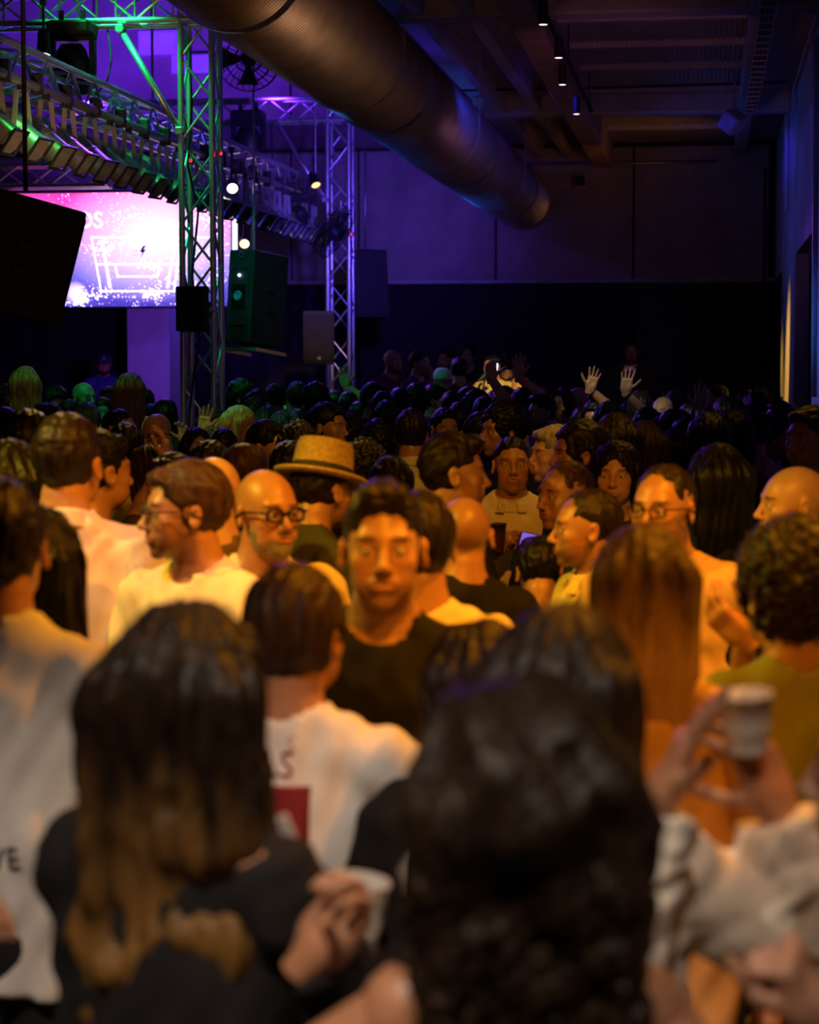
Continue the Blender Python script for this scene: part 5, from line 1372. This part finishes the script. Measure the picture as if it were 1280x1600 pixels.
I['rocker'] = P(818, 612, 44, 184, 0, 'm', 'curly', 'black', 'longtee', BLK, 'person in a black sleeve raising a hand towards the guitar neck', 'fair', depth=14.6,
    arms={-1: dict(px=(811, 590, -.05), dir=(.0, .1, 1), palm=(-.5, .8, 0), hand='open', hint=(1, 0, -.8))})
# --- on the stage
I['dj'] = P(162, 553, 33, 6, 4, 'm', 'crop', 'black', 'shirt', ('blue_print', (.05, .06, .20)), 'performer in a dark cap and patterned shirt behind the crowd', 'tan', z0=.42, beard=.004, glasses=.0025, collar=True)
P(613, 546, 38, 40, 0, 'm', 'none', 'black', 'shirt', ('brown_print', (.12, .05, .06)), 'bald bearded man in a patterned shirt on the stage', 'tan', z0=.42, beard=.004, o={'w': 1.1})
P(655, 549, 38, 60, 0, 'm', 'short', 'black', 'tee', ('dark_lilac', (.10, .07, .14)), 'man in a grey-violet tee with a hand near his mouth', 'tan', z0=.42, o={'w': 1.1}, arms={1: dict(px=(674, 586, -.1), dir=(-.2, .2, 1), palm=(-1, 0, 0), hand='fist', hint=(.3, 0, -1))})
P(697, 545, 35, -30, 0, 'm', 'short', 'black', 'tee', BLK, 'dim bearded man beside the white cap on the stage', 'tan', z0=.42, o={'beard': .7})
P(731, 538, 36, -10, 0, 'm', 'thick', 'black', 'tee', BLK, 'dim bushy haired man behind the maroon tee', 'tan', z0=.42)
P(717, 560, 39, 196, 0, 'm', 'short', 'black', 'tee', RED, 'man in a maroon tee with his back turned on the stage', 'tan', z0=.42)
P(691, 576, 38, 186, 0, 'm', 'none', 'black', 'tee', BLK, 'person in a round pale cap below the dim men', 'tan', z0=.42)
I['singer'] = P(770, 555, 36, -26, -6, 'm', 'short', 'black', 'tee', ('pale_yellow', (.80, .70, .42)), 'singer in a pale yellow tee playing a guitar on the stage', 'fair', z0=.42,
    arms={1: dict(px=(804, 610, -.35), dir=(.2, .3, .9), palm=(-.4, -.8, .3), hand='grip', hint=(1, 0, -1)), -1: dict(px=(768, 640, -.30), dir=(.8, .2, -.3), palm=(0, -1, 0), hand='relaxed', hint=(-1, 0, -.6))})
P(793, 553, 36, 170, 20, 'm', 'fade', 'black', 'tee', BLK, 'man in black standing behind the singer', 'tan', z0=.42, depth=20.3)
P(985, 533, 33, -10, 10, 'm', 'crop', 'black', 'jacket', ('black_suit', (.018, .016, .02)), 'guard in a dark suit and pale collar before the curtain', 'dark', z0=.42, depth=21.8, collar=False, o={'w': 1.1}, trousers='dark')
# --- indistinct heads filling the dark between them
LAND = [('the near truss column', 315, 610), ('the white pillar', 232, 590), ('the capped performer', 160, 560), ('the bespectacled woman', 334, 665), ('the green-lit blonde', 376, 660), ('the far truss column', 530, 590),
        ('the straw fedora', 500, 730), ('the cream shirt', 641, 690), ('the singer', 770, 580), ('the white collared shirt', 800, 740), ('the first waving hand', 936, 600), ('the second waving hand', 981, 590), ('the violet-lit profile', 1075, 680),
        ('the pale grey tee', 1176, 700), ('the amber-lit pier', 1235, 560), ('the red-lit face', 1036, 640), ('the raised blonde woman', 40, 620), ('the lime-lit top', 203, 640), ('the bald stage guest', 613, 560), ('the dark suited guard', 985, 550),
        ('the black printed hair of the window woman', 1247, 700), ('the lit young man', 510, 660), ('the blue-lit face', 438, 620), ('the pinkish shirt', 100, 700)]
LAND[20] = ('the tied back hair', 1247, 700)
used = {}
rnd = random.Random(11)
fill = [(75, 640), (18, 628), (108, 628), (60, 655), (185, 640), (236, 634), (352, 612), (405, 616), (398, 628), (430, 600), (418, 660), (492, 604), (500, 616), (560, 628), (585, 600), (598, 612), (620, 640), (625, 608), (650, 606),
        (662, 622), (705, 612), (720, 630), (735, 604), (790, 610), (858, 606), (872, 628), (880, 612), (890, 640), (912, 640), (985, 628), (1000, 614), (1020, 608), (1058, 640), (1108, 650), (1142, 645), (1150, 628), (1180, 618), (1205, 650), (1214, 668),
        (1030, 650), (672, 668), (455, 690), (330, 690), (120, 668), (28, 668)]
fill.sort(key=lambda q: min(math.hypot(l[1]-q[0], l[2]-q[1]) for l in LAND))
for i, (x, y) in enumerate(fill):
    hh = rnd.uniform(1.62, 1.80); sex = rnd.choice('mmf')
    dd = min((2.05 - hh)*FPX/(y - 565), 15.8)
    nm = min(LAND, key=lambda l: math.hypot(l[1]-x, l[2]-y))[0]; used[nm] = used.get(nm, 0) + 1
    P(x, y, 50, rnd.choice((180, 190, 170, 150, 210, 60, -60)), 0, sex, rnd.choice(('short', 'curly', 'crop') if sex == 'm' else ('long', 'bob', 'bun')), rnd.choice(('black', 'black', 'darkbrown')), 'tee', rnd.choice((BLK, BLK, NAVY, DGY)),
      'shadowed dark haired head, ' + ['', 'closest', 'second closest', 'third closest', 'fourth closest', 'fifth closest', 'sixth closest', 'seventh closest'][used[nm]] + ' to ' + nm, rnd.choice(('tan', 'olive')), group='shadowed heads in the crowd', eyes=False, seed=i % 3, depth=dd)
# ------------------------------------------------------------------ things held and worn
from mathutils.bvhtree import BVHTree
def hold(info, side):
    a = info['arms'][side]; M = info['Mw'] @ a['M']; return M
def child_of_person(info, name, me_or_mb, m, M=None):
    o = me_or_mb.build(name, m, info['root'], True) if isinstance(me_or_mb, MB) else link(name, me_or_mb, m, info['root'])
    if M is not None: o.matrix_local = M
    return o
def cup(loc, label, r=.042, h=.12, tilt=(0, 0), m_=None, liquid=None, straw=False):
    root = empty('cup', loc); tag(root, label, 'cup'); root.rotation_euler = (R(tilt[0]), R(tilt[1]), 0)
    MB().lathe([(0, 0), (r*.72, 0), (r*.74, .004), (r, h), (r*1.05, h), (r*1.05, h+.004), (r*.96, h+.004), (r*.92, h*.5), (r*.70, .006), (0, .006)], None, 28).build('wall', m_ or mat('plastic_cup', (.85, .85, .82), .25, alpha=1, trans=.55), root, True)
    if liquid: MB().lathe([(0, .008), (r*.70, .008), (r*.90, h*.72), (0, h*.72)], None, 24).build('drink', mat('drink_' + liquid[0], liquid[1], .2, noise=.15, scale=40), root, True)
    if straw: MB().tube((0, 0, .02), (.02, .01, h+.07), .003, n=8).build('straw', M_blk, root)
    for k in range(4):
        if liquid: MB().box((-.011, -.011, -.011), (.011, .011, .011), Matrix.Translation((.018*math.cos(k*1.6), .018*math.sin(k*1.6), h*.70 + .006*(k % 2))) @ Matrix.Rotation(k, 4, (1, 1, 0)), .002).build('ice_cube', mat('ice', (.8, .85, .85), .1, trans=.6), root)
    return root
def phone(M, label, glow=None, g=1.0):
    root = empty('phone', (0, 0, 0)); root.matrix_world = M; tag(root, label, 'phone')
    MB().box((-.036, -.004, -.075), (.036, .004, .075), bev=.003).build('case', M_blk, root)
    MB().box((-.033, .004, -.072), (.033, .0048, .072)).build('display', mat('phone_glow_' + label[-8:] if glow else 'phone_dark', glow or (.02, .02, .02), .2, emit=glow, estr=g) if glow else mat('phone_dark', (.02, .02, .025), .15), root)
    MB().box((-.028, -.0065, .045), (-.004, -.004, .068), bev=.002).build('camera_bump', M_blk, root)
    return root
M_cup = mat('frosted_cup', (.80, .78, .72), .4, trans=.25)
# cup held up by the woman in the fuzzy sweater
q = hold(I['sweater'], -1); d_sw = I['sweater']['d']
cup(at(1170, 1176, d_sw - .03), 'frosted plastic cup of cloudy drink held up by the fuzzy-sleeved hand', .036, .078, (4, -4), M_cup, ('cloudy', (.62, .55, .42)))
# phone and cup in the hands of the woman in black
d_w = I['wavy']['d']
M = Matrix.Translation(at(436, 1352, d_w - .02)) @ Matrix.Rotation(YAW + R(20), 4, 'Z') @ Matrix.Rotation(R(-22), 4, 'Y')
ph = phone(M, 'pale backed phone held by the woman in black', None); ph.scale = (1, 1, .8)
for c in ph.children:
    if c.name.startswith('case'): c.material_slots[0].material = mat('pale_case', (.75, .75, .78), .4)
cup(at(545, 1492, d_w + .05), 'clear plastic cup with ice above an open palm', .045, .10, (0, 6), mat('plastic_cup', (.85, .85, .82), .2, trans=.6), ('clear', (.60, .58, .52)))
# hat
hi = I['hat']; Mh = hi['Mh']
M_str = mat('straw', (.50, .34, .12), .8, noise=.25, scale=90, bump=.5)
hp = [(.150, .052), (.152, .056), (.150, .060), (.118, .056), (.100, .058), (.100, .075), (.091, .160), (.084, .176), (.066, .180), (.035, .162), (0, .158)]
T = Mh @ Matrix.Translation((0, .012, -.014)) @ Matrix.Rotation(R(7), 4, 'X') @ Matrix.Rotation(R(4), 4, 'Y') @ Matrix.Diagonal((.92, 1.1, 1, 1))
b = MB().lathe(hp[3:], T, 36); b.lathe([(.098, .054), (.135, .050), (.150, .058), (.153, .066), (.148, .064), (.134, .056), (.100, .062)], T, 36); ho = b.build('straw_hat', M_str, hi['root'], True); ho['label'] = 'straw fedora with a dark band'
MB().lathe([(.1005, .064), (.102, .066), (.0995, .094), (.098, .095)], T, 36).build('hat_band', mat('hat_band_dark', (.03, .025, .02), .7), ho, True)
# caps
def cap_on(info, col, name='cap', brim=True, wide=False):
    Mh = info['Mh']; T = Mh @ Matrix.Translation((0, .014, .028)) @ Matrix.Diagonal((.90, 1.08, 1, 1))
    o = MB().lathe([(.0955, -.005), (.098, .0), (.095, .045), (.078, .082), (.045, .100), (0, .106)], T, 28).build(name, col, info['root'], True)
    b = MB()
    if wide: b.lathe([(.090, .0), (.170, -.012), (.172, -.008), (.092, .008)], T, 32)
    elif brim:
        V = []; n = 12
        for k, (ry, z_) in enumerate(((.088, .0), (.168, -.010), (.168, -.004), (.088, .006))):
            for i in range(n+1):
                a = math.pi*(1.18 + .64*i/n); V.append(T @ Vector((.095*math.cos(a)*(1 if k in (0, 3) else .92), ry*math.sin(a) if k in (1, 2) else .098*math.sin(a), z_)))
        F = []
        for k in range(4):
            for i in range(n): F.append((k*(n+1)+i, k*(n+1)+i+1, ((k+1) % 4)*(n+1)+i+1, ((k+1) % 4)*(n+1)+i))
        b.add(V, F)
    if b.V: b.build('brim', col, o, True)
    return o
c_ = cap_on(I['dj'], mat('cap_black', (.02, .02, .03), .8))
text('b', .05, mat('cap_emblem', (.5, .3, .6), .6), 'cap_emblem', c_, I['dj']['Mh'] @ Matrix.Translation((.0, -.092, .060)) @ Matrix.Rotation(R(78), 4, 'X'), .003)
cap_on(PEOPLE['person in a round pale cap below the dim men'], mat('cap_white', (.6, .6, .66), .8), brim=False)
cap_on(PEOPLE['person in a wide maroon hat below the performer'], mat('hat_maroon', (.22, .03, .12), .8), 'hat', wide=True)
# singer: guitar, microphone
sg = I['singer']; ds = sg['d']
p0, p1 = at(735, 650, ds - .32), at(806, 607, ds - .36)
ax = (p1 - p0).normalized(); up = Vector((0, 0, 1)); fr_ = Vector((math.sin(YAW), -math.cos(YAW), 0)); sx = ax.cross(fr_).normalized(); fr_ = sx.cross(ax).normalized()
Mg = Matrix((ax, sx, fr_)).transposed().to_4x4(); Mg.translation = p0
g = empty('guitar', p0); g.matrix_world = Mg; tag(g, 'pale yellow electric guitar played by the singer on the stage', 'guitar')
g_ = G((-.27, -.2, -.04), (.25, .2, .04), .011); Pn = g_.P
dd = su(f_ell(Pn, (-.10, 0, 0), (.15, .165, .5)), f_ell(Pn, (.09, 0, 0), (.12, .13, .5)), .06); dd = si(dd, np.abs(Pn[2]) - .022, .008); dd = ss(dd, f_ell(Pn, (.20, -.13, 0), (.07, .06, .5)), .01)
link('guitar_body', np_mesh('guitar_body', [nets(g_, dd)]), mat('guitar_cream', (.65, .50, .20), .3), g)
L_ = (p1 - p0).length
MB().box((.10, -.026, .018), (L_, .026, .040), bev=.005).build('neck', mat('maple', (.60, .42, .18), .4), g)
MB().box((L_, -.036, .012), (L_ + .15, .040, .030), bev=.006).build('headstock', MATS['maple'], g)
for k in range(6): MB().tube((L_ + .02 + k*.021, .036, .02), (L_ + .02 + k*.021, .056, .02), .005, n=8).build('tuning_peg', M_steel, g)
for k in range(14): MB().box((.14 + k*(L_-.16)/14, -.025, .039), (.143 + k*(L_-.16)/14, .025, .042)).build('fret', M_steel, g)
for k in range(6): MB().tube((-.12, -.018 + k*.0072, .044), (L_ + .02, -.018 + k*.0072, .044), .0008, n=4).build('string', M_steel, g)
mc = empty('microphone_stand', at(748, 650, ds - .45)); mc.location.z = .42; tag(mc, 'black microphone on a stand in front of the singer', 'microphone')
pt = at(759, 585, ds - .40) - mc.location
MB().tube((0, 0, 0), (0, 0, 1.22), .010).tube((0, 0, 1.22), pt - Vector((.0, 0, .02)), .008).build('stand', M_blk, mc, True)
MB().lathe([(0, 0), (.14, 0), (.14, .012), (.02, .03), (0, .03)], None, 24).build('base', M_blk, mc, True)
q_ = Vector((.5, .3, .5)).normalized().to_track_quat('Z', 'Y').to_matrix().to_4x4()
MB().lathe([(0, -.10), (.010, -.10), (.016, 0), (.024, .012), (.027, .035), (.018, .056), (0, .062)], Matrix.Translation(pt) @ q_, 20).build('microphone_head', M_steel, mc, True)
text('OKUSD', .055, mat('print_dark', (.02, .02, .02), .8), 'chest_print', sg['root'], Matrix.Translation((.07, -.175, 1.20)) @ Matrix.Rotation(R(60), 4, 'Y') @ Matrix.Rotation(R(90), 4, 'X'), .002)
# strap of the guitar
child_of_person(sg, 'guitar_strap', MB().path([(-.11, .10, 1.46), (-.12, .02, 1.475), (-.125, -.07, 1.44), (-.12, -.145, 1.33), (-.11, -.16, 1.18), (-.09, -.15, 1.05)], .016, 6), M_blk)
# phones of the crowd
f = I['filmer']; ph2 = phone(Matrix.Translation(at(774, 578, f['d'] + .03)) @ Matrix.Rotation(YAW + math.pi + R(64), 4, 'Z') @ Matrix.Rotation(R(-14), 4, 'Y'), 'phone glowing white in front of the singer', (.75, .95, 1.0), 2.0); ph2.scale = (.9, .9, .7)
w_ = I['whiteshirt']; phone(Matrix.Translation(at(824, 846, w_['d'] - .36)) @ Matrix.Rotation(YAW + R(190), 4, 'Z') @ Matrix.Rotation(R(75), 4, 'Y') @ Matrix.Rotation(R(-50), 4, 'X'), 'phone with a violet glow held by the man in the white shirt', (.26, .14, .9), .7)
cup(at(776, 862, w_['d'] - .36), 'dark drink cup in the hand of the man in the white shirt', .040, .11, (0, 0), mat('dark_cup', (.10, .04, .02), .3), ('cola', (.05, .02, .01)))
# wristbands and watches
def wristband(info, side, label, m_, r=.032, w=.006, name='wristband'):
    a = info['arms'][side]; c = a['W'].lerp(a['E'], .10); ax_ = (a['W'] - a['E']).normalized()
    o = MB().ring(c, r, w, ax_, 24, 8).build(name, m_, info['root'], True); o['label'] = label
wristband(I['wave1'], 1, 'dark wristband', M_blk); wristband(I['wave2'], -1, 'dark wristband', M_blk); wristband(I['sweater'], -1, 'steel bracelet', M_steel, .036, .005, 'bracelet')
wristband(I['rocker'], 1 if 1 in I['rocker']['arms'] else -1, 'thin red bracelet', mat('red_band', (.5, .03, .03), .6), .030, .003, 'bracelet')
# ------------------------------------------------------------------ prints on the tees, laid onto the cloth
def print_on(info, body, size, x, z, m_, name='shirt_print', back=True, rot=0, ext=0.0008, rect=None):
    top = [c for c in info['root'].children if c.name.startswith('t_shirt')][0]
    bvh = BVHTree.FromPolygons([v.co for v in top.data.vertices], [tuple(p.vertices) for p in top.data.polygons])
    if rect:
        w, h = rect; n = 14; V = [Vector((-w/2 + w*i/n, -h/2 + h*j/n, 0)) for j in range(n+1) for i in range(n+1)]
        F = [(j*(n+1)+i, j*(n+1)+i+1, (j+1)*(n+1)+i+1, (j+1)*(n+1)+i) for j in range(n) for i in range(n)]
        me = mesh(name, V, F, True)
    else:
        o = text(body, size, m_, name, None, Matrix(), 0.0); me = o.data; bpy.data.objects.remove(o)
    s = 1 if back else -1
    Rr = Matrix.Rotation(R(rot), 3, 'Z')
    for v in me.vertices:
        p = Rr @ v.co
        lx = x - s*p.x; lz = z + p.y
        h = bvh.ray_cast(Vector((lx, s*.6, lz)), Vector((0, -s, 0)))
        v.co = (lx, (h[0].y if h[0] else s*.14) + s*.0035, lz)
    me.materials.clear(); me.materials.append(None)
    o = link(name, me, m_, top); md = o.modifiers.new('thick', 'SOLIDIFY'); md.thickness = .001
    return o
M_red = mat('print_red', (.22, .012, .02), .85); M_ink = mat('print_dark', (.02, .02, .02), .8); M_pkp = mat('print_faded', (.55, .25, .25), .85)
wt = I['whitetee']
print_on(wt, 'BULLS', .066, .050, 1.400, mat('print_maroon', (.30, .05, .06), .85)); print_on(wt, 'S', .040, -.03, 1.445, M_pkp)
print_on(wt, '', .1, .040, 1.325, M_red, rect=(.22, .120)); print_on(wt, 'IIIIIII', .030, .045, 1.235, M_pkp)
lv = I['love']
print_on(lv, 'LOVE', .058, -.012, 1.075, M_ink, rot=8); print_on(lv, '', .1, .030, 1.255, mat('rose_red', (.45, .02, .02), .8), rect=(.075, .06), name='rose_print'); print_on(lv, '', .1, .018, 1.215, mat('leaf_green', (.03, .12, .03), .8), rect=(.045, .025), name='leaf_print')
# strap of the bare shouldered woman: part of her top already; bag with studs at the lower picture edge
# ------------------------------------------------------------------ people reaching in from outside the picture
P(-215, 1020, 290, 120, 0, 'f', 'long', 'darkbrown', 'longtee', BLK, 'person in black sleeves reaching in at the lower picture edge', 'tan',
  arms={-1: dict(w=Vector((-.1, -.3, 1.0)), camspace=False), 1: dict(px=(-150, 1405, .05), dir=(1, .1, .1), palm=(0, 0, -1), hand='cup', hint=(0, .2, -1))}, depth=2.55)
pp = P(1420, 1050, 300, -110, 0, 'm', 'short', 'black', 'tank', BLK, 'bare armed tattooed person reaching in at the lower picture corner', 'fair',
  arms={1: dict(w=Vector((.1, -.3, 1.0)), camspace=False), -1: dict(px=(1262, 1585, .0), dir=(-.3, .2, .8), palm=(-.3, -.3, -.5), hand='fist', hint=(.2, 0, -1))}, depth=2.25)

gd = PEOPLE['guard in a dark suit and pale collar before the curtain']
o = link('collar', cached('collar', collar_mesh), cloth('white', (.80, .78, .76)), gd['root']); o['label'] = 'pale shirt collar under the dark suit'
